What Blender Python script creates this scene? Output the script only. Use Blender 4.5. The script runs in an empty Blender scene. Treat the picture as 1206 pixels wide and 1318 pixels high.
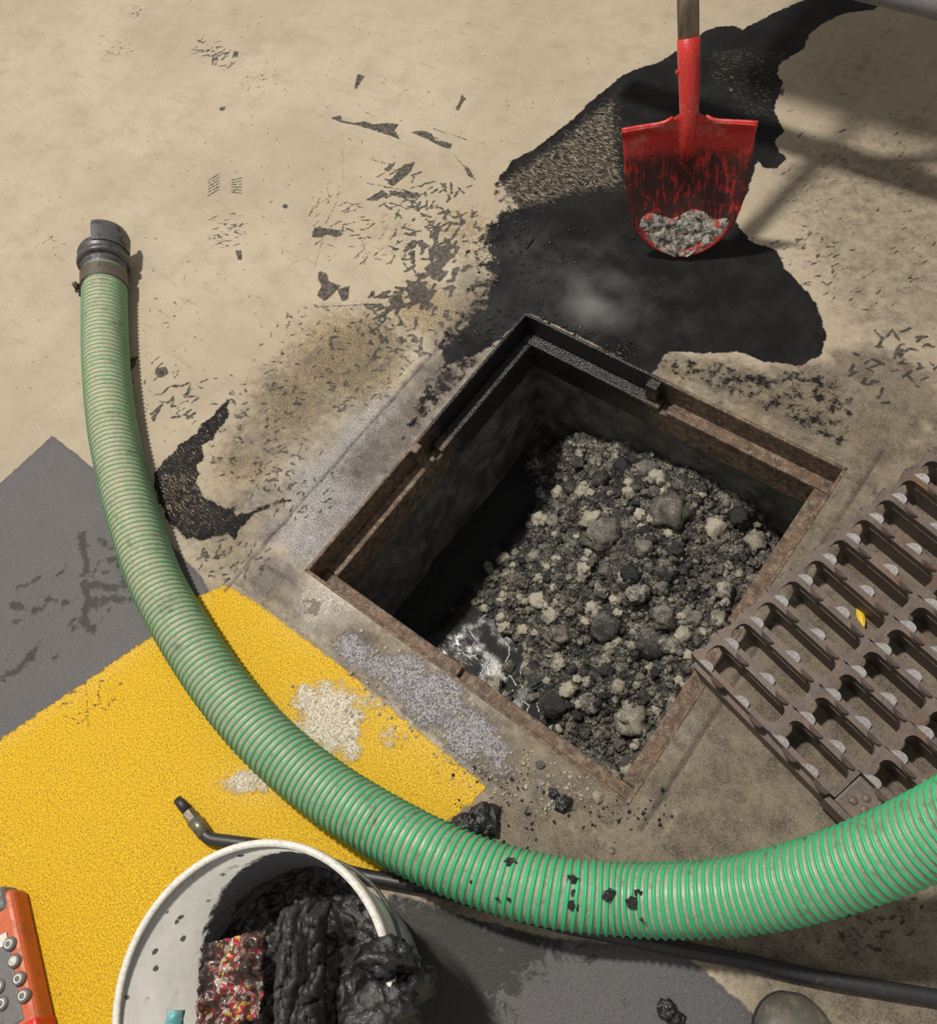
import bpy, bmesh, math, random
import numpy as np
from mathutils import Vector, Matrix, Quaternion, noise as mnoise

random.seed(7); np.random.seed(7)
scene = bpy.context.scene
col = scene.collection

# ------------------------------------------------------------------ camera
# world: z up, floor at z = 0, x and y along the sides of the catch pit (0.70 m opening, centred on the origin)
R = np.array([[0.7822840429719203, 0.6022703898253342, -0.1590661926719398],
              [0.48490837927245034, -0.749064444822473, -0.4514048307386246],
              [-0.3910185926818215, 0.275994266321677, -0.8780271209562309]])
CAM = np.array([0.44411889265367266, -0.5168618868601593, 1.3705345632302242])
FOC, CX, CY = 1080.0, 603.0, 659.0
cam_data = bpy.data.cameras.new('camera')
cam = bpy.data.objects.new('camera', cam_data); col.objects.link(cam)
cam_data.sensor_width = 36.0
cam_data.lens = FOC / 1318.0 * 36.0
cam_data.clip_start = 0.02
Mw = Matrix.Identity(4)
for i in range(3):
    Mw[i][0] = R[0][i]; Mw[i][1] = -R[1][i]; Mw[i][2] = -R[2][i]; Mw[i][3] = CAM[i]
cam.matrix_world = Mw
scene.camera = cam

# ------------------------------------------------------------------ light and exposure
scene.view_settings.view_transform = 'Standard'
scene.view_settings.look = 'None'
scene.view_settings.gamma = 1.0
scene.view_settings.use_curve_mapping = False
scene.view_settings.exposure = 0.0
world = bpy.data.worlds.new('workshop_air'); scene.world = world
world.use_nodes = True
bg = world.node_tree.nodes['Background']
bg.inputs[0].default_value = (1.0, 0.95, 0.90, 1)
bg.inputs[1].default_value = 0.43

def lamp(name, loc, target, size, power, color):
    d = bpy.data.lights.new(name, 'AREA'); d.shape = 'DISK'; d.size = size; d.energy = power; d.color = color
    o = bpy.data.objects.new(name, d); col.objects.link(o)
    o.location = loc
    o.rotation_euler = (Vector(target) - Vector(loc)).to_track_quat('-Z', 'Y').to_euler()
    return o
lamp('hall_lamp', (-2.35, 0.06, 5.5), (-0.3, 0.0, 0.0), 0.38, 385.0, (1.0, 0.93, 0.83))

# ------------------------------------------------------------------ helpers
def U(u, v, z=0.0):
    """point of the plane at height z that the photograph shows at pixel (u, v)"""
    d = np.array([(u - CX) / FOC, (v - CY) / FOC, 1.0]) @ R
    s = (z - CAM[2]) / d[2]
    return CAM + d * s
def UV(u, v, z=0.0): return Vector(U(u, v, z))
def XY(pts): return np.array([U(p[0], p[1])[:2] for p in pts])

def tag(o, label=None, cat=None, group=None, kind=None):
    if label: o['label'] = label
    if cat: o['category'] = cat
    if group: o['group'] = group
    if kind: o['kind'] = kind
    return o
def link(name, me, parent=None, loc=None):
    o = bpy.data.objects.new(name, me); col.objects.link(o)
    if parent is not None: o.parent = parent
    if loc is not None: o.location = loc
    return o
def mesh(name, verts, faces, mat=None, parent=None, smooth=False, loc=None):
    me = bpy.data.meshes.new(name)
    me.from_pydata([tuple(v) for v in verts], [], [tuple(f) for f in faces]); me.update()
    if mat: me.materials.append(mat)
    if smooth: me.polygons.foreach_set('use_smooth', np.ones(len(me.polygons), dtype=bool))
    return link(name, me, parent, loc)
def empty(name, loc=(0, 0, 0), rot=None):
    o = bpy.data.objects.new(name, None); col.objects.link(o); o.location = loc
    o.empty_display_size = 0.05
    if rot is not None: o.rotation_euler = rot
    return o
class MB:
    def __init__(s): s.v = []; s.f = []
    def add(s, v, f):
        n = len(s.v); s.v += [tuple(x) for x in v]; s.f += [tuple(i + n for i in q) for q in f]; return s
    def box(s, a, b):
        x0, y0, z0 = a; x1, y1, z1 = b
        return s.add([(x0,y0,z0),(x1,y0,z0),(x1,y1,z0),(x0,y1,z0),(x0,y0,z1),(x1,y0,z1),(x1,y1,z1),(x0,y1,z1)],
                     [(0,3,2,1),(4,5,6,7),(0,1,5,4),(1,2,6,5),(2,3,7,6),(3,0,4,7)])
    def prism(s, poly, z0, z1):
        n = len(poly)
        return s.add([(p[0], p[1], z0) for p in poly] + [(p[0], p[1], z1) for p in poly],
                     [tuple(range(n - 1, -1, -1)), tuple(range(n, 2 * n))] + [(i, (i + 1) % n, n + (i + 1) % n, n + i) for i in range(n)])
    def tube(s, pts, rad, n=10, closed=False, cap=True):
        pts = [Vector(p) for p in pts]; m = len(pts)
        if not hasattr(rad, '__len__'): rad = [rad] * m
        base = len(s.v); up = None; vs = []
        for i in range(m):
            a = pts[(i - 1) % m] if (closed or i > 0) else pts[i]
            b = pts[(i + 1) % m] if (closed or i < m - 1) else pts[i]
            t = (b - a).normalized()
            if up is None:
                up = Vector((0, 0, 1)) if abs(t.z) < 0.9 else Vector((1, 0, 0))
            up = (up - t * up.dot(t)).normalized(); si = t.cross(up)
            for k in range(n):
                an = 2 * math.pi * k / n
                vs.append(pts[i] + (si * math.cos(an) + up * math.sin(an)) * rad[i])
        fs = []
        for i in range(m if closed else m - 1):
            for k in range(n):
                j = (i + 1) % m
                fs.append((i * n + k, i * n + (k + 1) % n, j * n + (k + 1) % n, j * n + k))
        if not closed and cap:
            fs.append(tuple(range(n - 1, -1, -1))); fs.append(tuple((m - 1) * n + k for k in range(n)))
        return s.add(vs, fs)
    def lathe(s, prof, n=48, closed=False):
        m = len(prof); vs = []; fs = []
        for (r, z) in prof:
            for k in range(n):
                a = 2 * math.pi * k / n; vs.append((r * math.cos(a), r * math.sin(a), z))
        for i in range(m if closed else m - 1):
            j = (i + 1) % m
            for k in range(n):
                fs.append((i * n + k, i * n + (k + 1) % n, j * n + (k + 1) % n, j * n + k))
        return s.add(vs, fs)
    def build(s, name, mat=None, parent=None, smooth=False, loc=None):
        return mesh(name, s.v, s.f, mat, parent, smooth, loc)
def bevel(o, w=0.002, seg=2):
    m = o.modifiers.new('bevel', 'BEVEL'); m.width = w; m.segments = seg; m.limit_method = 'ANGLE'; m.angle_limit = 0.6
    return o
def catmull(pts, per=12):
    P = [Vector(p) for p in pts]; P = [P[0] * 2 - P[1]] + P + [P[-1] * 2 - P[-2]]; out = []
    for i in range(1, len(P) - 2):
        for k in range(per):
            t = k / per; a, b, c, d = P[i - 1], P[i], P[i + 1], P[i + 2]
            out.append(0.5 * ((2 * b) + (c - a) * t + (2 * a - 5 * b + 4 * c - d) * t * t + (3 * b - a - 3 * c + d) * t ** 3))
    out.append(P[-2]); return out

# numpy value noise --------------------------------------------------------
_tab = np.random.RandomState(3).rand(256, 256)
def vnoise(x, y):
    xi = np.floor(x).astype(int); yi = np.floor(y).astype(int); fx = x - xi; fy = y - yi
    fx = fx * fx * (3 - 2 * fx); fy = fy * fy * (3 - 2 * fy)
    a = _tab[xi & 255, yi & 255]; b = _tab[(xi + 1) & 255, yi & 255]; c = _tab[xi & 255, (yi + 1) & 255]; d = _tab[(xi + 1) & 255, (yi + 1) & 255]
    return (a * (1 - fx) + b * fx) * (1 - fy) + (c * (1 - fx) + d * fx) * fy
def fbm(x, y, o=4):
    s = 0; a = 0.5; t = 0
    for i in range(o):
        s = s + a * vnoise(x * 2 ** i + 17.3 * i, y * 2 ** i + 5.1 * i); t += a; a *= 0.55
    return s / t

# ------------------------------------------------------------------ node helper
class NT:
    def __init__(s, name):
        s.m = bpy.data.materials.new(name); s.m.use_nodes = True; s.t = s.m.node_tree; s.n = s.t.nodes
        s.b = s.n['Principled BSDF']
    def node(s, t, **kw):
        q = s.n.new(t)
        for k, v in kw.items(): setattr(q, k, v)
        return q
    def put(s, sock, v):
        if isinstance(v, bpy.types.NodeSocket): s.t.links.new(v, sock)
        elif hasattr(v, '__len__') and len(v) == 3 and sock.type == 'RGBA': sock.default_value = (*v, 1)
        else: sock.default_value = v
    def obj(s): return s.node('ShaderNodeTexCoord').outputs['Object']
    def pos(s): return s.node('ShaderNodeNewGeometry').outputs['Position']
    def attr(s, name):
        a = s.node('ShaderNodeAttribute', attribute_name=name); sep = s.node('ShaderNodeSeparateColor')
        s.t.links.new(a.outputs['Color'], sep.inputs[0]); return sep.outputs[0], sep.outputs[1], sep.outputs[2], a.outputs['Alpha']
    def map(s, v, scale=(1, 1, 1), rot=(0, 0, 0)):
        q = s.node('ShaderNodeMapping'); s.put(q.inputs[0], v); q.inputs['Scale'].default_value = scale; q.inputs['Rotation'].default_value = rot; return q.outputs[0]
    def noise(s, v, scale, detail=4, rough=0.55, dist=0.0):
        q = s.node('ShaderNodeTexNoise'); s.put(q.inputs['Vector'], v); q.inputs['Scale'].default_value = scale
        q.inputs['Detail'].default_value = detail; q.inputs['Roughness'].default_value = rough; q.inputs['Distortion'].default_value = dist
        return q.outputs[0]
    def voro(s, v, scale, feature='F1', rnd=1.0, out=0):
        q = s.node('ShaderNodeTexVoronoi', feature=feature); s.put(q.inputs['Vector'], v); q.inputs['Scale'].default_value = scale
        q.inputs['Randomness'].default_value = rnd; return q.outputs[out]
    def math(s, op, a, b=0.0, clamp=False):
        q = s.node('ShaderNodeMath', operation=op, use_clamp=clamp); s.put(q.inputs[0], a); s.put(q.inputs[1], b); return q.outputs[0]
    def ramp(s, v, lo, hi, o0=0.0, o1=1.0):
        q = s.node('ShaderNodeMapRange', interpolation_type='SMOOTHSTEP'); s.put(q.inputs[0], v)
        for i, k in enumerate((lo, hi, o0, o1)): q.inputs[i + 1].default_value = k
        return q.outputs[0]
    def mix(s, f, a, b):
        q = s.node('ShaderNodeMix', data_type='RGBA'); s.put(q.inputs[0], f); s.put(q.inputs[6], a); s.put(q.inputs[7], b); return q.outputs[2]
    def mixf(s, f, a, b):
        q = s.node('ShaderNodeMix', data_type='FLOAT'); s.put(q.inputs[0], f); s.put(q.inputs[2], a); s.put(q.inputs[3], b); return q.outputs[0]
    def bump(s, h, strength=0.3, dist=0.002, normal=None):
        q = s.node('ShaderNodeBump'); s.put(q.inputs['Height'], h); q.inputs['Strength'].default_value = strength; q.inputs['Distance'].default_value = dist
        if normal is not None: s.put(q.inputs['Normal'], normal)
        return q.outputs[0]
    def out(s, color=None, rough=None, normal=None, metal=None, spec=None, coat=None):
        for k, v in (('Base Color', color), ('Roughness', rough), ('Normal', normal), ('Metallic', metal), ('Specular IOR Level', spec), ('Coat Weight', coat)):
            if v is not None: s.put(s.b.inputs[k], v)
        return s.m

# ------------------------------------------------------------------ materials
def mat_floor():
    t = NT('stained_concrete'); P = t.pos()
    black, ochre, damp_shade, spots = t.attr('m1'); yellow, grayp, crust_glare, wet = t.attr('m2'); greyw_glare, scratch, groove, sheen = t.attr('m3')
    n1 = t.noise(P, 2.2, 5, .6); n2 = t.noise(P, 14, 6, .65); n3 = t.noise(P, 110, 3, .6); n4 = t.noise(P, 420, 2, .5)
    rs = t.map(P, (60, 420, 60), (0, 0, .35)); hair = t.noise(rs, 1.0, 3, .6, .6)
    c = t.mix(t.ramp(n1, .3, .7), (.375, .318, .238), (.470, .405, .305))
    c = t.mix(t.ramp(n2, .42, .72, 0, .42), c, (.30, .245, .18))
    c = t.mix(t.ramp(t.noise(P, 520, 4, .85), .44, .62, 0, .60), c, (.235, .195, .145))
    c = t.mix(t.ramp(t.noise(P, 240, 5, .8), .55, .70, 0, .5), c, (.56, .50, .40))
    c = t.mix(t.ramp(t.noise(P, 5.5, 7, .75), .50, .68, 0, .40), c, (.27, .225, .165))
    # fine dark specks trodden in
    sp = t.math('MULTIPLY', t.ramp(t.voro(t.map(P, (1, 1, 1)), 42), .13, .07), t.ramp(t.noise(P, 9, 3), .50, .62), True)
    c = t.mix(t.math('MULTIPLY', sp, .75), c, (.06, .055, .05))
    streak = t.ramp(t.noise(t.map(P, (9, 60, 1), (0, 0, -.55)), 1.0, 4, .6), .56, .75, 0, .35)
    c = t.mix(streak, c, (.20, .17, .135))
    def thr(m, nz, amp, sharp):          # ragged edge of a stain: mask + noise, then a steep ramp
        v = t.math('ADD', m, t.math('MULTIPLY', t.math('SUBTRACT', nz, .5), amp))
        return t.ramp(v, .5 - .5 / sharp, .5 + .5 / sharp)
    # light grey cement wash, colour brightened to imitate wet glare beside the frame
    gw = thr(greyw_glare, n2, .9, 1.6)
    c = t.mix(t.math('MULTIPLY', gw, .85), c, t.mix(t.ramp(t.noise(P, 300, 4, .85), .40, .62), (.17, .165, .17), (.58, .565, .59)))
    # yellowish oily tint, blotched
    oc = thr(ochre, t.noise(P, 60, 5, .7), 1.3, 2.2)
    c = t.mix(t.math('MULTIPLY', oc, .85), c, t.mix(t.ramp(t.noise(P, 260, 5, .85), .42, .60), (.060, .048, .028), (.43, .33, .17)))
    # damp dark dirt; lower-right shade is put into this colour too
    dm = thr(damp_shade, t.noise(P, 45, 6, .72), 1.1, 1.5)
    c = t.mix(t.math('MULTIPLY', dm, t.ramp(t.noise(P, 17, 7, .8), .34, .62, .98, .62)), c, t.mix(t.ramp(t.noise(P, 330, 5, .85), .40, .62), (.034, .028, .022), (.165, .136, .104)))
    # dark grey paint, wet patches darker
    wp = thr(sheen, t.noise(P, 34, 7, .78, .5), 1.7, 7)
    gpc = t.mix(t.ramp(t.noise(P, 420, 4, .85), .40, .62), (.066, .064, .068), (.122, .118, .124))
    gpc = t.mix(t.ramp(hair, .62, .75, 0, .35), gpc, (.28, .26, .24))
    gpc = t.mix(t.math('MULTIPLY', wp, .92), gpc, (.024, .021, .019))
    gp = thr(grayp, t.noise(P, 70, 5, .7), .55, 6)
    c = t.mix(gp, c, gpc)
    # yellow paint with worn chips
    chips = t.math('MAXIMUM', t.ramp(t.noise(P, 380, 3, .8), .61, .67, 0, .9), t.math('MULTIPLY', t.ramp(t.noise(P, 120, 6, .85), .60, .65), t.ramp(t.noise(P, 16, 4, .7), .46, .60)))
    big = t.ramp(t.noise(P, 38, 6, .7), .66, .72, 0, .9)
    yc = t.mix(t.ramp(t.noise(P, 330, 4, .8), .40, .58), (.36, .200, .003), (.76, .49, .006))
    yc = t.mix(t.ramp(t.noise(P, 20, 5, .7), .45, .7, 0, .35), yc, (.62, .36, .004))
    ye = thr(yellow, t.noise(P, 70, 7, .8), 1.15, 8)
    c2 = t.mix(ye, c, yc)
    c = t.mix(t.math('MULTIPLY', ye, t.math('MAXIMUM', t.math('MULTIPLY', chips, .85), big)), c2, (.13, .105, .07))
    # pale silt crust, plus white glare painted on the yellow
    cr = thr(crust_glare, t.noise(P, 48, 6, .7), 1.0, 4)
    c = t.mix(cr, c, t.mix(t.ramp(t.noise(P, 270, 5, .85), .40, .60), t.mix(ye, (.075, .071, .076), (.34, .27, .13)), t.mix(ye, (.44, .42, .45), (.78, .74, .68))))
    # saw cut joints
    c = t.mix(t.math('MULTIPLY', groove, t.ramp(n2, .25, .6, .35, .9)), c, (.035, .03, .027))
    # splashes
    sm = thr(spots, t.noise(P, 130, 4, .65), .75, 5)
    c = t.mix(t.math('MULTIPLY', sm, t.ramp(n3, .25, .7, 1.0, .72)), c, (.020, .020, .022))
    # black sludge; scratched regions let hairs of concrete through
    bm = thr(black, t.noise(P, 42, 7, .75), 1.05, 9)
    wrp = t.node('ShaderNodeVectorMath', operation='ADD'); nv_ = t.node('ShaderNodeTexNoise'); t.put(nv_.inputs['Vector'], P); nv_.inputs['Scale'].default_value = 30; nv_.inputs['Detail'].default_value = 3
    sc_ = t.node('ShaderNodeVectorMath', operation='SCALE'); t.put(sc_.inputs[0], nv_.outputs['Color']); sc_.inputs['Scale'].default_value = .030
    t.put(wrp.inputs[0], P); t.put(wrp.inputs[1], sc_.outputs[0]); W_ = wrp.outputs[0]
    s1 = t.noise(t.map(W_, (55, 330, 1), (0, 0, .95)), 1.0, 4, .65); s2 = t.noise(t.map(W_, (60, 300, 1), (0, 0, -.35)), 1.0, 4, .65); s3 = t.noise(t.map(W_, (70, 340, 1), (0, 0, 2.2)), 1.0, 4, .65)
    nn = t.math('MAXIMUM', t.math('MAXIMUM', s1, s2), s3)
    hole = t.math('MULTIPLY', t.ramp(t.math('ADD', nn, t.math('MULTIPLY', scratch, .30)), .76, .90), t.ramp(scratch, .05, .3))
    bmm = t.math('MULTIPLY', bm, t.math('SUBTRACT', 1.0, t.math('MULTIPLY', hole, .80)), True)
    c = t.mix(bmm, c, t.mix(t.ramp(n2, .35, .7), (.0075, .0075, .0085), (.017, .0165, .0165)))
    rough = t.mixf(t.ramp(wet, 0.1, .9), .82, t.ramp(n2, .3, .7, .20, .42))
    rough = t.mixf(t.math('MULTIPLY', bmm, .9), rough, t.mixf(wet, .55, t.ramp(t.noise(P, 12, 4, .6), .35, .65, .10, .26)))
    rough = t.mixf(t.math('MULTIPLY', ye, .5), rough, .42)
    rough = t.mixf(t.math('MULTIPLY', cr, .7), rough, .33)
    h = t.math('ADD', t.math('MULTIPLY', n3, .6), t.math('MULTIPLY', n4, .4))
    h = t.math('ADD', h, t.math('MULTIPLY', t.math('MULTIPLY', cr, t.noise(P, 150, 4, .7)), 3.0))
    h = t.math('ADD', h, t.math('MULTIPLY', t.math('MULTIPLY', gw, wet), t.math('MULTIPLY', t.noise(P, 130, 6, .85), 4.5)))
    h = t.math('ADD', h, t.math('MULTIPLY', ye, t.math('MULTIPLY', t.noise(P, 260, 2, .5), 1.0)))
    h = t.math('ADD', h, t.math('MULTIPLY', bmm, t.math('MULTIPLY', t.noise(P, 85, 6, .8), t.mixf(wet, .6, 5.5))))
    nb = t.bump(h, .55, .0035)
    return t.out(c, rough, nb, spec=t.mixf(bmm, t.mixf(wet, .3, .55), t.ramp(t.math('MULTIPLY', wet, n2), .15, .5, .10, .65)))

def mat_rust(name='rusty_iron', dark=.0, wetN=True):
    t = NT(name); P = t.pos(); n = t.noise(P, 40, 6, .7); n2 = t.noise(P, 220, 4, .65)
    c = t.mix(t.ramp(n, .35, .65), (.060, .044, .035), (.180, .105, .062))
    c = t.mix(t.ramp(t.noise(P, 90, 5, .75), .46, .66, 0, .85), c, (.27, .225, .175))
    c = t.mix(t.ramp(n2, .46, .28, 0, .8), c, (.022, .018, .016))
    rough = .6
    if wetN:  # black grease on the half next to the sludge spill
        sx = t.node('ShaderNodeSeparateXYZ'); t.put(sx.inputs[0], P)
        v = t.math('ADD', t.math('SUBTRACT', sx.outputs[1], sx.outputs[0]), t.math('MULTIPLY', t.math('SUBTRACT', n, .5), .22))
        g = t.ramp(v, .30, .40)
        c = t.mix(g, c, t.mix(t.ramp(n2, .4, .7), (.010, .010, .011), (.035, .034, .034)))
        rough = t.mixf(g, .58, .20)
    return t.out(c, rough, t.bump(t.math('ADD', n2, n), .8, .0025), metal=.15)

def mat_grate():
    t = NT('cast_iron'); P = t.pos(); n = t.noise(P, 30, 6, .7); n2 = t.noise(P, 260, 4, .65)
    c = t.mix(t.ramp(n, .38, .64), (.105, .086, .078), (.165, .125, .105))
    c = t.mix(t.ramp(t.noise(P, 13, 5, .7), .52, .70, 0, .8), c, (.165, .085, .050))
    c = t.mix(t.ramp(n2, .52, .75, 0, .45), c, (.25, .215, .19))
    return t.out(c, t.ramp(n, .3, .7, .42, .62), t.bump(n2, .5, .0015), metal=.25)
def mat_lug():
    t = NT('worn_iron'); P = t.pos(); n2 = t.noise(P, 240, 4, .65)
    return t.out(t.mix(t.ramp(n2, .35, .7), (.30, .28, .285), (.46, .44, .45)), .45, t.bump(n2, .4, .001), metal=.2)
def mat_pitwall():
    t = NT('wet_pit_concrete'); P = t.pos(); n = t.noise(P, 25, 6, .7); n2 = t.noise(P, 160, 4, .6)
    c = t.mix(t.ramp(n, .35, .7), (.055, .055, .056), (.185, .178, .165))
    c = t.mix(t.ramp(n2, .62, .75, 0, .6), c, (.20, .19, .16))
    return t.out(c, t.ramp(n, .3, .7, .3, .6), t.bump(t.math('ADD', n, n2), .7, .004))
def mat_sludge(name='dried_sediment', lo=(.026, .027, .028), hi=(.45, .415, .335), a=.40, b=.585, rough=.52, spread=1.0):
    t = NT(name); P = t.pos(); oi = t.node('ShaderNodeObjectInfo').outputs['Random']
    n = t.noise(P, 34, 6, .72); n2 = t.noise(P, 300, 4, .7)
    v = t.math('ADD', t.math('ADD', t.math('MULTIPLY', n, .55), t.math('MULTIPLY', n2, .45)), t.math('MULTIPLY', t.math('SUBTRACT', oi, .5), .22 * spread))
    c = t.mix(t.ramp(v, a, b), lo, hi)
    c = t.mix(t.ramp(t.noise(P, 90, 4, .7), .60, .72, 0, .55), c, (.085, .085, .085))
    return t.out(c, t.ramp(n2, .3, .7, rough - .2, rough + .15), t.bump(n2, .8, .004))
def mat_gloss(name, colr, rough=.25, bumpscale=120, bs=.5, dist=.003, spec=.5):
    t = NT(name); P = t.pos(); n = t.noise(P, bumpscale, 5, .65)
    c = t.mix(t.ramp(n, .35, .7), tuple(k * .6 for k in colr), tuple(min(1, k * 1.5) for k in colr))
    return t.out(c, rough, t.bump(n, bs, dist), spec=spec)
def mat_plain(name, colr, rough=.5, dirt=(.03, .03, .03), amt=.5, scale=60, metal=0.0, lo=.5, hi=.7):
    t = NT(name); P = t.pos(); n = t.noise(P, scale, 6, .7); n2 = t.noise(P, 300, 3, .6)
    c = t.mix(t.ramp(n2, .3, .7), tuple(k * .85 for k in colr), tuple(min(1, k * 1.12) for k in colr))
    c = t.mix(t.ramp(n, lo, hi, 0, amt), c, dirt)
    return t.out(c, t.mixf(t.ramp(n, lo, hi), rough, min(.9, rough + .2)), t.bump(n2, .25, .001), metal=metal)

def mat_hose(green):
    t = NT('green_hose_rib' if green else 'dirty_hose_wall'); P = t.pos(); n = t.noise(P, 26, 6, .75); n2 = t.noise(P, 180, 4, .7)
    sx = t.node('ShaderNodeSeparateXYZ'); t.put(sx.inputs[0], P)
    dusty = t.ramp(t.math('ADD', sx.outputs[0], t.math('MULTIPLY', t.math('SUBTRACT', n, .5), .5)), -.75, .35)   # the dry far end is dustier
    nz_ = t.node('ShaderNodeSeparateXYZ'); t.put(nz_.inputs[0], t.node('ShaderNodeNewGeometry').outputs['Normal']); topd = t.ramp(nz_.outputs[2], .35, .95)
    if green:
        c = t.mix(dusty, (.105, .33, .17), (.040, .42, .175))
        d = t.mixf(dusty, t.math('MULTIPLY', t.ramp(n2, .36, .58), t.math('ADD', .35, t.math('MULTIPLY', topd, .65))), t.math('MULTIPLY', t.ramp(n2, .50, .72), .6))
        c = t.mix(d, c, t.mix(dusty, (.40, .355, .255), (.22, .235, .19)))
        c = t.mix(t.ramp(n, .58, .70, 0, .8), c, (.12, .108, .078))
    else:
        c = t.mix(dusty, (.41, .365, .265), (.36, .335, .28))
        c = t.mix(t.ramp(n2, .42, .62, 0, .6), c, (.16, .26, .15)); c = t.mix(t.math('MULTIPLY', t.math('SUBTRACT', 1.0, topd), .45), c, (.10, .22, .13))
        c = t.mix(t.ramp(n, .50, .70, 0, .75), c, (.12, .10, .075))
    return t.out(c, t.mixf(dusty, .6, .40), t.bump(n2, .35, .0012))

def mat_shovel():
    t = NT('red_painted_steel'); O = t.obj()
    sx = t.node('ShaderNodeSeparateXYZ'); t.put(sx.inputs[0], O)
    n = t.noise(t.map(O, (1, 1, 1)), 22, 5, .7); st = t.noise(t.map(O, (170, 170, 34)), 1.0, 4, .7); n3 = t.noise(O, 330, 3, .6)
    c = t.mix(t.ramp(n3, .3, .7), (.42, .020, .017), (.60, .042, .034))
    # black grime over the lower two thirds of the blade, scratched lengthwise
    zz = sx.outputs[2]
    band = t.math('MULTIPLY', t.ramp(t.math('ADD', zz, t.math('MULTIPLY', t.math('SUBTRACT', n, .5), .10)), .235, .195), t.ramp(zz, .03, .09, .45, 1))
    g = t.ramp(t.math('ADD', t.math('MULTIPLY', st, .62), t.math('MULTIPLY', n, .42)), .415, .535)
    g = t.math('MULTIPLY', g, band)
    c = t.mix(t.math('MULTIPLY', g, .94), c, (.018, .014, .014))
    c = t.mix(t.ramp(n3, .64, .72, 0, .5), c, (.05, .02, .018))
    pale = t.math('MULTIPLY', t.ramp(n, .52, .66), t.ramp(zz, .20, .25, 0, .5))
    c = t.mix(pale, c, (.50, .20, .16))
    return t.out(c, t.mixf(g, .34, .45), t.bump(t.math('ADD', t.math('MULTIPLY', g, 2), n3), .4, .0015))
def mat_bucket():
    t = NT('bucket_plastic'); O = t.obj(); sx = t.node('ShaderNodeSeparateXYZ'); t.put(sx.inputs[0], O)
    x, y, z = sx.outputs[0], sx.outputs[1], sx.outputs[2]
    n = t.noise(O, 14, 5, .7); n2 = t.noise(O, 60, 4, .7)
    c = t.mix(t.ramp(n, .35, .7), (.47, .465, .44), (.57, .56, .53))
    rr = t.math('SQRT', t.math('ADD', t.math('MULTIPLY', x, x), t.math('MULTIPLY', y, y)))
    inside = t.ramp(t.math('SUBTRACT', rr, t.math('ADD', .1262, t.math('MULTIPLY', z, .103))), .0012, .0002)
    # sludge mark inside: higher towards +x +y, ragged, with drips
    lvl = t.math('ADD', t.math('ADD', .228, t.math('MULTIPLY', x, .12)), t.math('MULTIPLY', y, .62))
    v = t.math('ADD', t.math('SUBTRACT', lvl, z), t.math('MULTIPLY', t.math('SUBTRACT', n2, .5), .05))
    dk = t.math('MULTIPLY', t.ramp(v, -.004, .010), inside)
    drops = t.math('MULTIPLY', t.ramp(t.math('ADD', t.voro(t.map(O, (1, 1, .55)), 58), t.math('MULTIPLY', t.math('SUBTRACT', n2, .5), .5)), .24, .18), t.ramp(t.noise(O, 11, 3), .44, .56))
    c = t.mix(t.math('MULTIPLY', drops, .9), c, (.016, .015, .016))
    c = t.mix(t.ramp(n2, .56, .75, 0, .35), c, (.20, .185, .16))
    c = t.mix(dk, c, (.012, .0115, .012))
    return t.out(c, t.mixf(dk, .35, .3), t.bump(t.math('MULTIPLY', dk, n2), .6, .003))

M = dict(
    floor=mat_floor(), rust=mat_rust(), grate=mat_grate(), lug=mat_lug(), pit=mat_pitwall(),
    bed=mat_sludge(), clod=mat_sludge('grey_clod'),
    dark=mat_sludge('dark_clod', (.018, .018, .019), (.27, .255, .22), .46, .70, .40),
    pale=mat_sludge('pale_clod', (.085, .08, .07), (.47, .43, .34), .38, .62, .65),
    hose_g=mat_hose(True), hose_w=mat_hose(False), shovel=mat_shovel(), bucket=mat_bucket(),
    coup=mat_plain('grey_coupling_metal', (.095, .095, .10), .42, (.03, .026, .024), .85, 55, .4, .48, .66),
    clamp=mat_plain('rusty_clamp', (.105, .085, .068), .5, (.04, .03, .024), .7, 70, .3),
    wood=None, black_rubber=mat_plain('black_rubber', (.024, .024, .026), .45, (.10, .09, .075), .5, 60, 0, .55, .75),
    brass=mat_plain('dull_nozzle_metal', (.20, .18, .14), .38, (.04, .035, .03), .7, 90, .6),
    sludge=mat_gloss('black_wet_sludge', (.013, .013, .0145), .17, 110, .8, .004, .6),
    foam=mat_plain('white_scum', (.62, .63, .62), .5, (.3, .3, .3), .4, 90),
    rail=mat_plain('galvanised_steel', (.24, .24, .25), .45, (.12, .115, .11), .6, 26, .3, .45, .72),
    vehicle=mat_plain('grey_vehicle_paint', (.30, .31, .32), .4, (.1, .1, .1), .4, 20),
    orange=mat_plain('orange_plastic', (.55, .12, .045), .45, (.25, .09, .05), .5, 40),
    red=mat_plain('red_plastic', (.62, .022, .020), .35, (.3, .02, .02), .4, 40),
    grey=mat_plain('grey_plastic', (.15, .145, .15), .5, (.06, .06, .06), .5, 60),
    white=mat_plain('white_plastic', (.66, .65, .60), .45, (.3, .28, .25), .4, 90),
    boot=mat_plain('grey_boot_rubber', (.085, .080, .066), .5, (.17, .15, .115), .6, 55, 0, .45, .65),
    yellow=mat_plain('yellow_scrap', (.75, .50, .03), .5, (.4, .25, .02), .3, 60),
    teal=mat_plain('teal_plastic', (.10, .33, .36), .35, (.4, .5, .5), .7, 60),
    label_red=mat_plain('red_print', (.40, .03, .03), .35, (.1, .03, .03), .5, 50),
    bare=mat_plain('grey_plastic_ear', (.50, .50, .49), .4, (.1, .1, .1), .4, 60),
)
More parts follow.
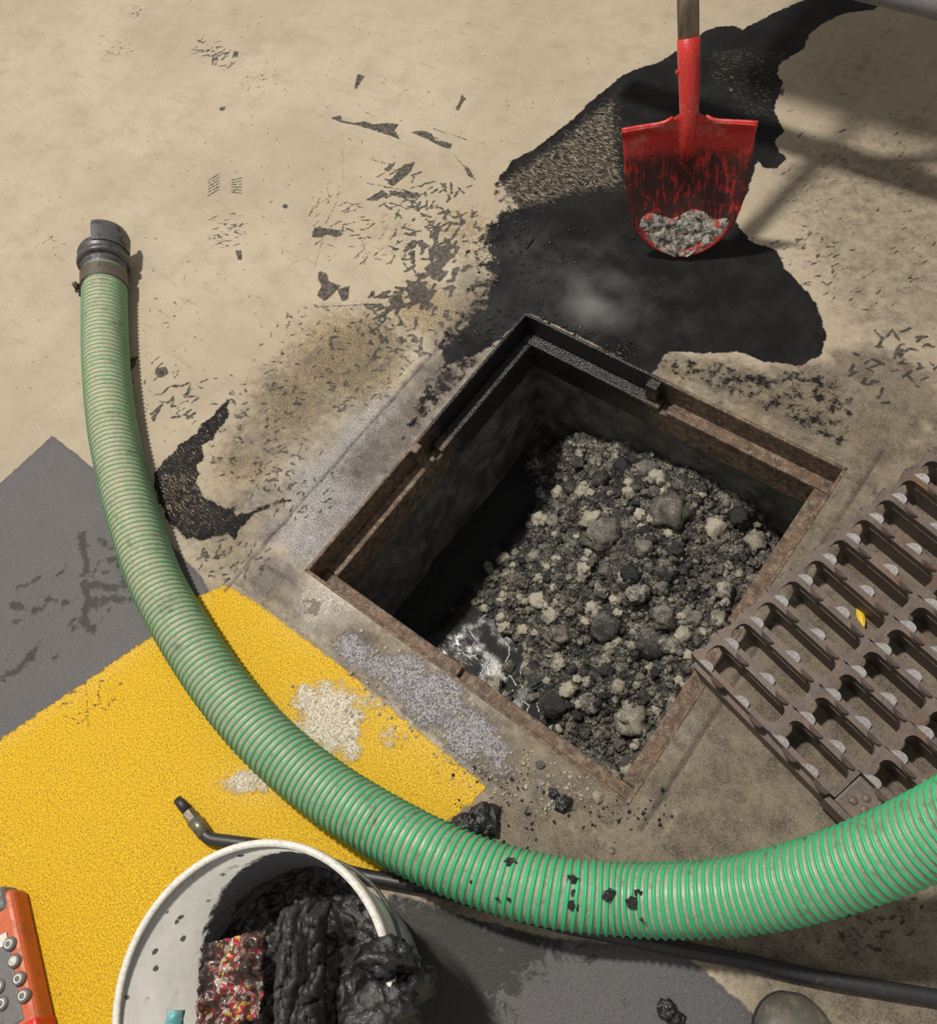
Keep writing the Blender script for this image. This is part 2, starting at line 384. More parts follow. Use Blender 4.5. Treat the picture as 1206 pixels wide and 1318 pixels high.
def mat_wood():
    t = NT('weathered_wood'); O = t.obj(); n = t.noise(t.map(O, (90, 90, 7)), 1.0, 5, .6); n2 = t.noise(O, 60, 5, .7)
    c = t.mix(t.ramp(n, .3, .7), (.17, .125, .085), (.33, .26, .19)); c = t.mix(t.ramp(n2, .58, .72, 0, .6), c, (.06, .05, .045))
    return t.out(c, .55, t.bump(n, .4, .001))
M['wood'] = mat_wood()
def mat_wrapper():
    t = NT('printed_wrapper'); O = t.obj(); v = t.node('ShaderNodeTexVoronoi'); t.put(v.inputs['Vector'], O); v.inputs['Scale'].default_value = 190
    sp = t.node('ShaderNodeSeparateColor'); t.put(sp.inputs[0], v.outputs['Color']); n = t.noise(O, 22, 5, .7)
    c = t.mix(t.ramp(sp.outputs[0], .55, .6), (.13, .035, .032), (.42, .36, .31))
    c = t.mix(t.ramp(sp.outputs[1], .72, .75), c, (.52, .035, .045)); c = t.mix(t.ramp(sp.outputs[2], .93, .95), c, (.55, .38, .05))
    c = t.mix(t.ramp(t.math('ADD', t.math('MULTIPLY', n, .6), t.math('MULTIPLY', t.noise(O, 60, 6, .8), .4)), .41, .54), c, (.026, .019, .018))
    return t.out(c, .3, t.bump(n, .6, .004))
M['wrapper'] = mat_wrapper()
def mat_bits():
    t = NT('caked_silt'); O = t.obj(); n = t.noise(O, 75, 6, .8); n2 = t.noise(O, 26, 4, .6)
    c = t.mix(t.ramp(n, .40, .60), (.030, .031, .032), (.50, .475, .41)); c = t.mix(t.ramp(n2, .57, .62, 0, .9), c, (.50, .045, .04))
    return t.out(c, .6, t.bump(n, .9, .004))
M['silt'] = mat_bits()

# ================================================================== STRUCTURE: floor with pit opening
def axis(parts):
    a = []
    for (p, q, st) in parts:
        n = max(1, int(round((q - p) / st))); a += list(np.linspace(p, q, n, endpoint=False))
    a.append(parts[-1][1]); return np.array(a)
ax = axis([(-6, -3.2, .7), (-3.2, -1.35, .006), (-1.35, -.35, .004), (-.35, .35, .004), (.35, 1.0, .004), (1.0, 6, .8)])
ay = axis([(-6, -1.3, .7), (-1.3, -.35, .004), (-.35, .35, .004), (.35, .85, .004), (.85, 1.85, .006), (1.85, 6, .7)])
GX, GY = np.meshgrid(ax, ay, indexing='xy'); NX, NY = len(ax), len(ay)
X = GX.ravel(); Y = GY.ravel(); NV = len(X)

def polymask(px, ramp=.010, world=False):
    P = np.array(px, float) if world else XY(px)
    mg = ramp * 1.5; out = np.zeros(NV)
    sel = np.where((X > P[:, 0].min() - mg) & (X < P[:, 0].max() + mg) & (Y > P[:, 1].min() - mg) & (Y < P[:, 1].max() + mg))[0]
    if len(sel) == 0: return out
    x = X[sel]; y = Y[sel]; d2 = np.full(len(sel), 1e9); ins = np.zeros(len(sel), bool)
    for i in range(len(P)):
        a = P[i]; b = P[(i + 1) % len(P)]; e = b - a; L = e @ e + 1e-12
        tt = np.clip(((x - a[0]) * e[0] + (y - a[1]) * e[1]) / L, 0, 1)
        d2 = np.minimum(d2, (x - a[0] - tt * e[0]) ** 2 + (y - a[1] - tt * e[1]) ** 2)
        c = ((a[1] > y) != (b[1] > y)); xx = a[0] + (y - a[1]) * e[0] / (e[1] if abs(e[1]) > 1e-9 else 1e-9)
        ins ^= c & (x < xx)
    sd = np.sqrt(d2) * np.where(ins, 1, -1)
    out[sel] = np.clip(.5 + sd / (2 * ramp), 0, 1); return out
def stroke(px, w, ramp=.006):
    """mask of a polyline given in photograph pixels, w = half width in metres"""
    P = XY(px); mg = w + ramp * 1.5; out = np.zeros(NV)
    sel = np.where((X > P[:, 0].min() - mg) & (X < P[:, 0].max() + mg) & (Y > P[:, 1].min() - mg) & (Y < P[:, 1].max() + mg))[0]
    if len(sel) == 0: return out
    x = X[sel]; y = Y[sel]; d2 = np.full(len(sel), 1e9)
    for i in range(len(P) - 1):
        a = P[i]; e = P[i + 1] - a; L = e @ e + 1e-12
        tt = np.clip(((x - a[0]) * e[0] + (y - a[1]) * e[1]) / L, 0, 1)
        d2 = np.minimum(d2, (x - a[0] - tt * e[0]) ** 2 + (y - a[1] - tt * e[1]) ** 2)
    out[sel] = np.clip(.5 + (w - np.sqrt(d2)) / (2 * ramp), 0, 1); return out
def blob(u, v, rx, ry=None):
    """soft round patch: centre and radii in photograph pixels of the floor"""
    ry = ry or rx; c = U(u, v)[:2]; a = (U(u + rx, v)[:2] - c); b = (U(u, v + ry)[:2] - c)
    Mx = np.linalg.inv(np.array([a, b]).T); q = Mx @ np.array([X - c[0], Y - c[1]])
    return np.exp(-(q[0] ** 2 + q[1] ** 2))
mx = np.maximum

# ---- black sludge
black = polymask([(1150,-10),(1125,12),(1085,18),(1060,30),(1040,45),(1035,62),(1005,80),(1000,95),(1008,106),(1004,120),(997,135),(1000,150),(1009,168),(996,185),(1011,204),
    (1001,217),(982,216),(975,205),(968,230),(946,285),(965,310),(1000,322),(1010,345),(1030,365),(1050,390),(1064,430),(1056,458),(1030,470),(985,466),(950,452),(905,455),(860,452),
    (838,482),(760,440),(680,402),(650,430),(620,455),(575,470),(560,445),(575,410),(598,360),(600,320),(624,285),(614,258),(640,228),(660,206),(690,190),(715,170),(737,153),(760,130),(782,113),(800,98),(815,90),
    (850,80),(870,66),(900,45),(915,36),(945,33),(956,38),(1000,15),(1035,0),(1060,-20)], .012)
black = mx(black, .70 * polymask([(296,512),(283,520),(250,556),(228,572),(196,608),(198,640),(212,672),(238,695),(262,698),(292,690),(302,700),(312,680),(330,664),(352,652),(372,650),(384,640),(360,640),(330,652),(305,660),(312,640),(296,652),(280,648),(262,632),(255,618),(262,610),(256,600),(266,588),(264,574),(276,568),(284,552),(292,545),(298,530)], .012))
black = black * (1 - .52 * polymask([(560,210),(640,225),(668,268),(640,300),(655,360),(640,400),(590,450),(520,450)], .05))
black = black * (1 - .20 * np.clip(blob(575,370,45,85) + blob(640,290,60,60) * .5, 0, 1)) * (1 - .25 * polymask([(640,230),(700,188),(770,130),(800,110),(806,190),(812,245),(780,250),(740,255),(700,270),(660,275),(625,280),(615,258)], .03))
black = mx(black, .47 * polymask([(820,440),(905,450),(985,462),(1060,462),(1120,500),(1110,575),(1090,600),(1000,550),(900,508),(838,482)], .035))
black = mx(black, .50 * polymask([(590,420),(684,400),(650,440),(560,545),(520,585),(500,570),(530,500)], .03))
black = mx(black, .40 * polymask([(560,1035),(640,1010),(720,1040),(690,1075),(620,1095)], .03))
scratch = polymask([(640,230),(700,188),(770,130),(800,110),(806,190),(812,245),(780,250),(740,255),(700,270),(660,275),(625,280),(615,258)], .03) * .80
scratch = mx(scratch, polymask([(905,60),(960,55),(1030,60),(1010,110),(1000,150),(960,170),(930,130),(905,110)], .03) * .55)
scratch = mx(scratch, polymask([(810,95),(860,75),(868,140),(810,140)], .03) * .38)
scratch = mx(scratch, polymask([(196,600),(258,600),(280,650),(300,690),(240,700),(200,660)], .02) * .72)
scratch = mx(scratch, polymask([(190,600),(240,560),(300,505),(300,550),(265,590),(300,640),(390,635),(380,660),(300,705),(200,690)], .02) * .62)
scratch = mx(scratch, polymask([(960,200),(1000,320),(940,450),(850,440),(900,330)], .03) * .15)

# ---- splashes, prints
spots = np.zeros(NV)
polys = [[(425,152),(438,148),(441,155),(456,158),(470,156),(480,160),(498,158),(514,160),(508,168),(516,180),(496,173),(478,167),(462,162),(440,158)],
         [(402,300),(405,292),(438,296),(440,303),(432,305),(420,302),(412,306),(402,306)], [(410,348),(420,352),(424,362),(438,368),(430,378),(418,388),(408,380),(414,368),(409,360)],
         [(434,372),(450,368),(448,386),(440,388)], [(528,170),(545,168),(556,172),(560,180),(582,185),(580,192),(566,188),(552,180)], [(596,212),(604,216),(612,232),(602,226)],
         [(594,120),(600,128),(597,130),(590,143),(586,140),(592,130)], [(460,95),(470,98),(464,106),(458,116),(456,112)],
         [(498,236),(520,212),(535,208),(528,222),(516,232),(506,240)], [(494,218),(512,206),(508,212),(500,222)], [(470,258),(492,244),(500,250),(486,258)],
         [(500,245),(540,250),(535,256),(505,252)], [(200,474),(214,472),(217,480),(208,487),(200,482)], [(165,462),(178,458),(173,472),(167,480)],
         [(300,66),(307,66),(306,74),(300,72)], [(283,138),(291,137),(288,143),(282,142)], [(363,264),(370,262),(371,268),(365,269)], [(303,322),(311,322),(312,335),(306,334)],
         [(528,372),(545,366),(560,380),(548,392),(532,388)], [(545,345),(560,335),(572,350),(560,362)], [(500,385),(516,378),(520,392),(505,398)], [(562,318),(574,315),(584,330),(574,340),(564,334)],
         [(1000,118),(1010,112),(1008,126)]]
for p in polys: spots = mx(spots, polymask(p, .006))
def prints(cx, cy, rx, ry, n, ang, ln, w, jit=.3, dens=1.0):
    for i in range(n):
        a = random.uniform(0, 6.283); r = math.sqrt(random.uniform(0, 1))
        x = cx + rx * r * math.cos(a); y = cy + ry * r * math.sin(a); an = ang + random.gauss(0, jit); l = ln * random.uniform(.5, 1.2)
        if dens < 1 and random.random() > dens: continue
        spots_add([(x - l / 2 * math.cos(an), y - l / 2 * math.sin(an)), (x + l / 2 * math.cos(an), y + l / 2 * math.sin(an))], w * random.uniform(.7, 1.2))
def spots_add(px, w, ramp=.006):
    global spots
    spots = mx(spots, stroke(px, w, ramp))
prints(148, 62, 24, 22, 34, -.35, 9, .0010, .3); prints(168, 15, 18, 8, 12, -.4, 9, .001, .3); prints(318, 22, 20, 20, 20, -.5, 8, .0005, .4)
prints(268, 62, 20, 14, 18, -.5, 12, .0022, .5); prints(290, 78, 18, 12, 16, -.6, 11, .0025, .5); prints(331, 104, 28, 24, 34, -.5, 9, .0010, .6)
prints(257, 185, 18, 18, 14, -.5, 7, 0, .4); prints(290, 295, 26, 26, 34, -.1, 10, .0015, .35); prints(62, 312, 24, 18, 24, -.7, 7, .0008, .5); prints(20, 195, 40, 20, 20, .2, 8, 0, .8)
for k in range(6):
    spots_add([(268, 250 - k * 4 + 2), (282, 244 - k * 4)], .002); spots_add([(298, 232 - k * -3), (311, 229 + k * 4)], .002)
prints(400, 230, 120, 130, 60, .3, 5, .0012, 1.5); prints(640, 120, 170, 100, 40, .3, 5, .0010, 1.5); prints(230, 420, 110, 130, 60, .3, 5, .0014, 1.5)
prints(300, 250, 300, 240, 90, .3, 4, .0008, 1.5); prints(520, 245, 45, 28, 24, -.5, 12, .0026, .5); prints(480, 300, 60, 45, 40, -.5, 12, .0020, .7)
prints(425, 285, 30, 40, 18, -.8, 12, .0018, .8); prints(560, 340, 40, 45, 46, -.7, 12, .0050, .8); prints(580, 270, 40, 45, 34, -.7, 12, .0030, .8); prints(520, 385, 50, 22, 30, -.5, 14, .0045, .5)
prints(430, 460, 100, 70, 150, -.3, 6, .0020, 1.2); prints(330, 560, 70, 70, 120, -.3, 6, .0020, 1.2); prints(520, 420, 60, 50, 90, -.4, 7, .0028, 1.2); prints(380, 620, 60, 50, 60, -.5, 7, .002, 1.2); prints(300, 720, 50, 30, 40, -.5, 8, .0022, 1.0); prints(560, 300, 60, 60, 60, -.6, 7, .003, 1.2); prints(225, 520, 30, 30, 16, -.5, 12, .0035, .4); prints(225, 490, 40, 40, 14, -.5, 10, .002, .4)
prints(1100, 280, 110, 130, 90, -.4, 9, .0014, .4); prints(1060, 190, 120, 80, 40, -.5, 9, .0010, .4); prints(1150, 470, 60, 50, 40, -.2, 12, .003, .6); prints(1040, 330, 50, 40, 30, -.3, 10, .002, .5)
prints(1110, 1180, 80, 50, 50, -.2, 8, .002, .8); prints(860, 960, 60, 60, 12, -.2, 5, .001, .8); prints(110, 890, 60, 40, 20, -.5, 14, .001, .4); prints(130, 480, 130, 140, 50, .3, 4, .001, 1.5)
for p in ([(405,345),(417,300)],[(418,290),(436,255)],[(440,300),(410,294)],[(443,260),(470,268)],[(470,235),(545,250)],[(475,205),(505,212)],[(110,880),(114,935)],[(125,890),(130,905)],[(548,172),(580,186)],[(556,165),(600,180)],[(585,200),(612,232)],[(412,395),(470,392)],[(1130,50),(1150,36)],[(1108,360),(1130,345)],[(465,140),(480,150)]):
    spots_add(p, .0013)

# ---- tints
ochre = np.zeros(NV)
for (u, v, rx, ry, a) in ((450,460,100,80,.85),(560,400,80,50,.75),(380,520,70,70,.75),(310,600,60,50,.6),(500,300,70,70,.38),(600,300,70,60,.55),(330,600,50,40,.42),(1000,520,100,50,.55),(1120,560,70,60,.5),(880,480,80,30,.55),(960,1010,70,70,.42),(1060,1090,100,40,.35),(720,1060,60,40,.4),(1150,480,60,40,.35),(270,720,60,30,.35)):
    ochre = mx(ochre, a * blob(u, v, rx, ry))
damp_shade = np.zeros(NV)
for (u, v, rx, ry, a) in ((980,510,130,55,.72),(1110,560,90,60,.66),(860,470,60,25,.8),(600,440,60,40,.95),(560,500,45,60,.85),(640,400,40,50,.9),(520,560,35,40,.6),(470,580,60,30,.45),(720,1060,120,60,.72),(640,1000,60,40,.85),(850,1000,80,90,.62),(1100,1180,130,70,.70),(1030,1130,100,60,.55),
        (600,1160,60,40,.85),(300,770,90,30,.50),(390,770,60,40,.62),(460,830,40,30,.55),(1150,1000,120,100,.6),(920,960,60,60,.6),(1150,860,140,160,.6),(1150,700,90,90,.5),(1050,480,40,20,.8),(420,560,40,40,.45),(360,640,50,40,.5),(250,690,50,30,.5),(1100,400,60,40,.25),(1090,230,130,160,.33),(1100,90,120,60,.36)):
    damp_shade = mx(damp_shade, a * blob(u, v, rx, ry))
damp_shade = mx(damp_shade, .86 * polymask([(1240,520),(1150,560),(1110,620),(1000,700),(925,840),(840,1050),(800,1075),(700,1000),(600,1010),(560,1070),(520,1110),(480,1130),(560,1170),(700,1200),(900,1225),(1010,1330),(1300,1400),(1400,900)], .06))  # dirt, darkened further for the shade of someone standing at lower right
damp_shade = mx(damp_shade, .92 * polymask([(1150,640),(1000,740),(930,850),(1090,1060),(1300,1200),(1300,600)], .05))
damp_shade = mx(damp_shade, .88 * polymask([(400,740),(430,760),(620,900),(700,960),(800,1050),(700,1060),(620,1005),(520,920),(420,838),(330,772),(300,752),(340,700)], .03))
damp_shade = mx(damp_shade, .80 * polymask([(840,480),(960,545),(1090,602),(1150,640),(1206,560),(1180,470),(1100,440),(1060,460),(980,468),(900,452)], .04))
damp_shade = mx(damp_shade, 1.0 * polymask([(600,330),(680,395),(685,405),(540,575),(470,640),(430,610),(520,500),(570,440)], .05))
damp_shade = mx(damp_shade, .62 * polymask([(240,640),(330,610),(400,600),(380,680),(330,750),(280,750),(230,700)], .05))
damp_shade = mx(damp_shade, .58 * polymask([(330,470),(480,390),(560,440),(430,590),(300,640),(260,600)], .06))
damp_shade = mx(damp_shade, .50 * polymask([(980,200),(1206,120),(1300,400),(1206,470),(1080,440),(1010,320)], .08))  # darker floor at the upper right, behind the shovel
damp_shade = mx(damp_shade, .95 * polymask([(925,895),(1000,960),(985,990),(930,1040),(880,1060),(855,1045),(862,1020)], .02))     # dark patch beside the cover
damp_shade = mx(damp_shade, .80 * polymask([(1125,440),(1180,462),(1206,480),(1240,560),(1206,560),(1160,540),(1110,500),(1060,480),(1065,450)], .03))
rng_ = np.maximum(np.abs(X), np.abs(Y)); damp_shade = mx(damp_shade, .74 * np.clip((.455 - rng_) / .05, 0, 1) * np.clip(.35 + 1.3 * (X * .6 - Y * .1 + .35), .45, 1))
greyw_glare = np.zeros(NV)
for (u, v, rx, ry, a) in ((430,640,75,75,1.),(500,545,55,55,1.),(470,590,60,60,1.),(560,490,40,40,.7),(400,700,40,30,1.),(360,680,30,30,.8),(350,740,60,30,.7),(560,490,30,30,.6),(880,930,25,60,.45),(330,650,40,30,.5)):
    greyw_glare = mx(greyw_glare, a * blob(u, v, rx, ry))
grayp = mx(polymask([(68,560),(132,612),(210,690),(262,745),(275,775),(200,835),(110,897),(0,970),(-120,1045),(-120,705),(0,622)], .010),
           polymask([(545,1160),(600,1180),(700,1205),(880,1226),(1000,1330),(1000,1420),(400,1500),(470,1250),(500,1150)], .014))
sheen = .82 * polymask([(480,1140),(560,1165),(700,1195),(790,1215),(720,1245),(650,1290),(630,1330),(500,1500),(380,1400)], .05)
for (u, v, rx, ry, a) in ((120,770,40,26,.5),(60,780,50,30,.40),(160,750,30,30,.48),(30,850,50,30,.40),(570,1200,80,45,.95),(600,1260,50,50,.85),(530,1290,60,40,.8),(760,1235,14,10,.6),(700,1245,40,14,.55),(800,1290,30,14,.45),(850,1260,20,12,.5),(650,1210,100,22,.85),(560,1300,120,60,.8),(640,1250,70,40,.7),(860,1300,16,12,.52)):
    sheen = mx(sheen, a * blob(u, v, rx, ry))
for p_, w_ in (([(104,690),(112,720),(108,745),(112,770),(106,800),(122,812)],.012),([(110,752),(140,756),(180,752)],.012),([(120,770),(160,772),(190,768)],.010),([(14,776),(36,786),(55,782)],.010),([(24,756),(40,750),(50,744)],.006),([(0,872),(22,864),(44,838),(50,826)],.012),([(55,748),(72,742),(84,732)],.004),
        ([(128,694),(140,706),(152,700)],.007),([(132,722),(150,718),(172,712)],.006),([(150,690),(156,680)],.005),([(92,800),(104,796),(92,812)],.008),([(60,772),(84,776)],.005),([(150,742),(152,726)],.007),([(132,736),(176,734)],.005),([(20,800),(34,796)],.004),([(70,848),(78,838)],.004),([(130,800),(140,784)],.004),([(120,740),(128,720)],.006)):
    sheen = mx(sheen, .9 * stroke(p_, w_ * .75, .018))
yellow = polymask([(290,752),(330,776),(420,842),(520,925),(625,1012),(612,1028),(575,1058),(560,1068),(520,1104),(492,1120),(440,1160),(330,1300),(180,1500),(-400,1500),(-250,1120),(0,952),(100,884),(200,816),(250,770)], .014)
wornY_glare = .0 * X  # thins the yellow where worn, and under the painted glare
for (u, v, rx, ry, a) in ((420,930,40,45,.75),(330,1010,40,25,.6),(520,935,30,30,.35)):
    wornY_glare = mx(wornY_glare, a * blob(u, v, rx, ry))
crust_glare = np.zeros(NV)
for (u, v, rx, ry, a) in ((560,900,55,50,.85),(600,950,40,40,.85),(520,860,45,30,.75),(450,830,30,26,.7),(425,925,52,56,.92),(395,900,26,30,.75),(450,965,26,22,.7),(505,950,34,26,.52),(640,985,40,30,.55),(480,900,40,40,.5),(700,1010,40,30,.45),(400,780,26,20,.45),(318,1006,44,22,.74)):  # silt patches; the one beside the hose is painted glare
    crust_glare = mx(crust_glare, a * blob(u, v, rx, ry))
crust_glare = mx(crust_glare, .62 * polymask([(425,815),(470,822),(560,868),(640,925),(668,975),(640,1000),(590,960),(540,930),(480,880),(430,855)], .02))
# spill of silt stays on the sound side of the paint edge
wet = np.zeros(NV)
for (u, v, rx, ry, a) in ((440,620,90,110,.95),(560,480,70,70,.9),(660,380,110,110,1.),(780,400,140,70,.8),(420,780,70,60,.9),(560,900,120,90,.8),(700,340,130,60,.8),(330,1010,60,30,.85),(420,930,60,60,.8),(620,1000,80,50,.5),(900,470,80,30,.4),(600,1220,100,60,.45),(230,700,40,40,.6),(340,700,40,40,.6),(300,1080,60,30,.3)):
    wet = mx(wet, a * blob(u, v, rx, ry))
wet = mx(wet, .45 * grayp)
groove = np.zeros(NV)
groove = mx(groove, np.clip(1 - np.abs(X + .456 + .004 * (vnoise(Y * 30, X * 0) - .5)) / .005, 0, 1) * ((Y > -.47) & (Y < .62)))
groove = mx(groove, np.clip(1 - np.abs(X - .385) / .005, 0, 1) * ((Y > -.37) & (Y < .42)) * .9)
groove = mx(groove, np.clip(1 - np.abs(Y + .445) / .004, 0, 1) * ((X > -.456) & (X < .2)) * .55)
groove = mx(groove, stroke([(838,1050),(852,1030),(858,1022)], .002, .004))
groove = mx(groove, .9 * stroke([(340,728),(372,745),(384,762)], .0012, .004)); groove = mx(groove, .8 * stroke([(440,170),(442,232)], .0, .002))

# relief
H = .0012 * (fbm(X * 9, Y * 9, 3) - .5)
H += .006 * np.clip(crust_glare - .3, 0, 1) * fbm(X * 130, Y * 130, 4) * 1.5
H += .0065 * np.clip(black - .4, 0, 1) * mx(0, fbm(X * 60, Y * 60, 4) - .5) * np.clip(wet * 1.4, 0, 1) * 2.2
H -= .004 * groove
edge = (np.abs(np.abs(X) - .35) < 1e-6) & (np.abs(Y) < .351) | (np.abs(np.abs(Y) - .35) < 1e-6) & (np.abs(X) < .351)
H[edge] = 0

idx = np.arange(NV).reshape(NY, NX)
q = np.stack([idx[:-1, :-1], idx[:-1, 1:], idx[1:, 1:], idx[1:, :-1]], -1).reshape(-1, 4)
fx = (X[q[:, 0]] + X[q[:, 2]]) / 2; fy = (Y[q[:, 0]] + Y[q[:, 2]]) / 2
q = q[~((np.abs(fx) < .35) & (np.abs(fy) < .35))]
A1 = np.stack([black, ochre, damp_shade, spots], -1); A2 = np.stack([np.clip(yellow - .18 * wornY_glare, 0, 1), grayp, np.clip(crust_glare, 0, 1), wet], -1); A3 = np.stack([greyw_glare, scratch, groove, sheen], -1)
def grid_piece(name, quads, parent=None):
    vid = np.unique(quads); remap = np.full(NV, -1); remap[vid] = np.arange(len(vid)); f = remap[quads]
    me = bpy.data.meshes.new(name); me.vertices.add(len(vid)); me.loops.add(f.size); me.polygons.add(len(f))
    me.vertices.foreach_set('co', np.stack([X[vid], Y[vid], H[vid]], -1).astype(np.float32).ravel())
    me.loops.foreach_set('vertex_index', f.astype(np.int32).ravel()); me.polygons.foreach_set('loop_start', (np.arange(len(f)) * 4).astype(np.int32))
    me.update(calc_edges=True)
    for nm, A in (('m1', A1), ('m2', A2), ('m3', A3)):
        at = me.attributes.new(nm, 'FLOAT_COLOR', 'POINT'); at.data.foreach_set('color', A[vid].astype(np.float32).ravel())
    me.polygons.foreach_set('use_smooth', np.ones(len(f), dtype=bool)); me.materials.append(M['floor'])
    return link(name, me, parent)
yq = yellow[q].mean(1) > .5; gq = (grayp[q].mean(1) > .5) & ~yq; bq = (black[q].mean(1) > .5) & ~yq & ~gq; lft = X[q[:, 0]] < -.3
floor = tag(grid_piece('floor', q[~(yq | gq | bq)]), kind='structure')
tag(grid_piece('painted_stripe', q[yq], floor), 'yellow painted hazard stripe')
tag(grid_piece('painted_stripe', q[gq & lft], floor), 'dark grey painted hazard stripe under the hose at left')
tag(grid_piece('painted_stripe', q[gq & ~lft], floor), 'dark grey wet painted hazard stripe behind the bucket')
far = bq & (X[q[:, 0]] > -.45)
tag(grid_piece('sludge_spill', q[far], floor), 'black wet sludge spill from the pit past the shovel')
tag(grid_piece('sludge_spill', q[bq & ~far], floor), 'dry black smear beside the hose')

# pit walls
WD = .335
def wall(name, a, b, n):
    a = Vector(a); b = Vector(b); e_ = (b - a).normalized() * .02; a = a - e_; b = b + e_; nu, nv = 40, 26; vs = []; fs = []
    for j in range(nv + 1):
        for i in range(nu + 1):
            p = a.lerp(b, i / nu); z = -.10 - .62 * j / nv
            k = mnoise.fractal(Vector((p.x * 9, p.y * 9, z * 9)), 1, 2, 4) * .008
            vs.append((p.x + n[0] * k, p.y + n[1] * k, z))
    for j in range(nv):
        for i in range(nu):
            o = j * (nu + 1) + i; fs.append((o, o + 1, o + nu + 2, o + nu + 1))
    return mesh('pit_wall', vs, fs, M['pit'], floor, True)
wall('wall_back', (-WD, WD, 0), (WD, WD, 0), (0, -1)); wall('wall_right', (WD, WD, 0), (WD, -WD, 0), (-1, 0))
wall('wall_front', (WD, -WD, 0), (-WD, -WD, 0), (0, 1)); wall('wall_left', (-WD, -WD, 0), (-WD, WD, 0), (1, 0))

# ================================================================== pit frame
fr = tag(empty('pit_frame', (0, 0, -.1)), 'rusty rebated iron frame set around the square drain pit', 'frame')
def fpart(name, mb, mat='rust', bv=.003):
    o = mb.build(name, M[mat], fr); o.location = (0, 0, .1); 
    if bv: bevel(o, bv, 2)
    return o
def rotk(pts, k):
    for _ in range(k): pts = [(-p[1], p[0], p[2]) for p in pts]
    return pts
def sidebox(k, a, b):
    m = MB().box(a, b); m.v = rotk(m.v, k); return m
LI, LZ = .318, -.050
for k in range(4):      # k=0: -y side (front left in the photo), 1: +x, 2: +y, 3: -x
    fpart('edge_plate', sidebox(k, (-.353, -.353, -.125), (.353, -.345, .0008)))
    ee = .345 if k % 2 == 0 else .3179
    for (s0, s1) in ((-ee, -.009), (.009, ee)):
        fpart('seat_ledge', sidebox(k, (s0, -.345, LZ - .012), (s1, -LI, LZ)))
    fpart('web_plate', sidebox(k, (-.3449, -.3449, -.125), (.3449, -.3185, LZ - .0125)))
m = MB().box((-.352, -.042, -.05), (-.332, -.020, .0015)); fpart('lug', m)
m = MB().box((-.045, .325, -.045), (-.020, .352, -.004)); fpart('lug', m)

# ================================================================== sediment in the pit
cp = np.array([(-.33,-.33,-.50),(-.33,0,-.50),(-.33,.33,-.46),(-.18,.32,-.315),(-.10,.32,-.285),(0,.32,-.255),(.1,.33,-.23),(.2,.33,-.25),(.3,.33,-.33),(.33,.22,-.27),(.33,0,-.25),(.33,-.2,-.30),(.33,-.33,-.345),
   (.1,-.33,-.42),(-.1,-.33,-.44),(-.19,.13,-.385),(0,0,-.30),(-.1,-.1,-.39),(.1,.1,-.225),(.17,-.13,-.30),(-.15,-.2,-.44),(-.05,-.24,-.425),(.06,-.27,-.42),(.16,-.28,-.415),(.22,-.25,-.36),(.1,-.18,-.36),(-.27,.1,-.48),(.22,.2,-.24),(-.06,.16,-.28)])
NS = 230
sx = np.linspace(-WD - .008, WD + .008, NS); SX, SY = np.meshgrid(sx, sx)
def bedz(x, y, detail=True):
    x = np.asarray(x, float); y = np.asarray(y, float)
    d2 = (x[..., None] - cp[:, 0]) ** 2 + (y[..., None] - cp[:, 1]) ** 2 + .0012; w = d2 ** -1.7
    z = (w * cp[:, 2]).sum(-1) / w.sum(-1)
    if detail:
        z = z + .040 * (fbm(x * 14, y * 14, 3) - .5) + .030 * (fbm(x * 46 + 9, y * 46, 4) - .5) + .012 * np.abs(fbm(x * 120, y * 120, 2) - .5)
    return z
SZ = bedz(SX, SY)
ii = np.arange(NS * NS).reshape(NS, NS); sq = np.stack([ii[:-1, :-1], ii[:-1, 1:], ii[1:, 1:], ii[1:, :-1]], -1).reshape(-1, 4)
bed = mesh('sediment_heap', np.stack([SX.ravel(), SY.ravel(), SZ.ravel()], -1).tolist(), sq.tolist(), M['bed'], None, False)
tag(bed, 'heap of grey and black crumbled sediment filling the drain pit', 'sediment', kind='stuff')
WL = -.408
wv = [(-WD + .002, -WD + .002), (WD - .002, -WD + .002), (WD - .002, 0), (-.02, -.02), (-.2, .2), (-WD + .002, .25)]
wm = NT('dark_pit_water'); wP = wm.pos(); wn = wm.noise(wP, 30, 4, .6)
M['water'] = wm.out((.012, .0135, .0145), wm.ramp(wm.noise(wP, 18, 4), .4, .65, .05, .22), wm.bump(wn, .12, .004), spec=.6)
water = MB().prism(wv, WL - .15, WL).build('sludge_water', M['water'])
tag(water, 'dark glossy water standing in the low near corner of the pit', 'water')
def foam(px, closed=False, r=.0012):
    base = [UV(u, v, WL + .0012) for u, v in px]
    pts = catmull(base + ([base[0]] if closed else []), 8)
    pts = [p + Vector((random.gauss(0, .0013), random.gauss(0, .0013), 0)) for p in pts]
    if closed: pts = pts[:-1]
    MB().tube(pts, [r * random.uniform(.6, 1.4) for _ in pts], 6, closed).build('foam_line', M['foam'], water, True)
for px in ([(675,903),(680,908),(678,916),(672,917),(669,909)],): foam(px, True)
for px in ([(700,896),(692,905),(695,916),(706,922),(716,921)],[(716,932),(708,938),(716,950),(730,958),(742,962),(750,955)],[(674,851),(670,866),(672,888)],[(650,812),(646,822),(656,836),(650,855)],[(630,850),(622,862),(614,874)],
           [(640,897),(652,893),(660,902)],[(644,908),(655,915),(668,918)],[(605,812),(612,825),(606,838),(616,850)],[(616,800),(628,790),(640,796)],[(655,868),(664,880),(660,890)],[(700,950),(708,962),(722,968)],[(596,842),(606,846),(614,842)],[(640,860),(655,858)]):
    foam(px)

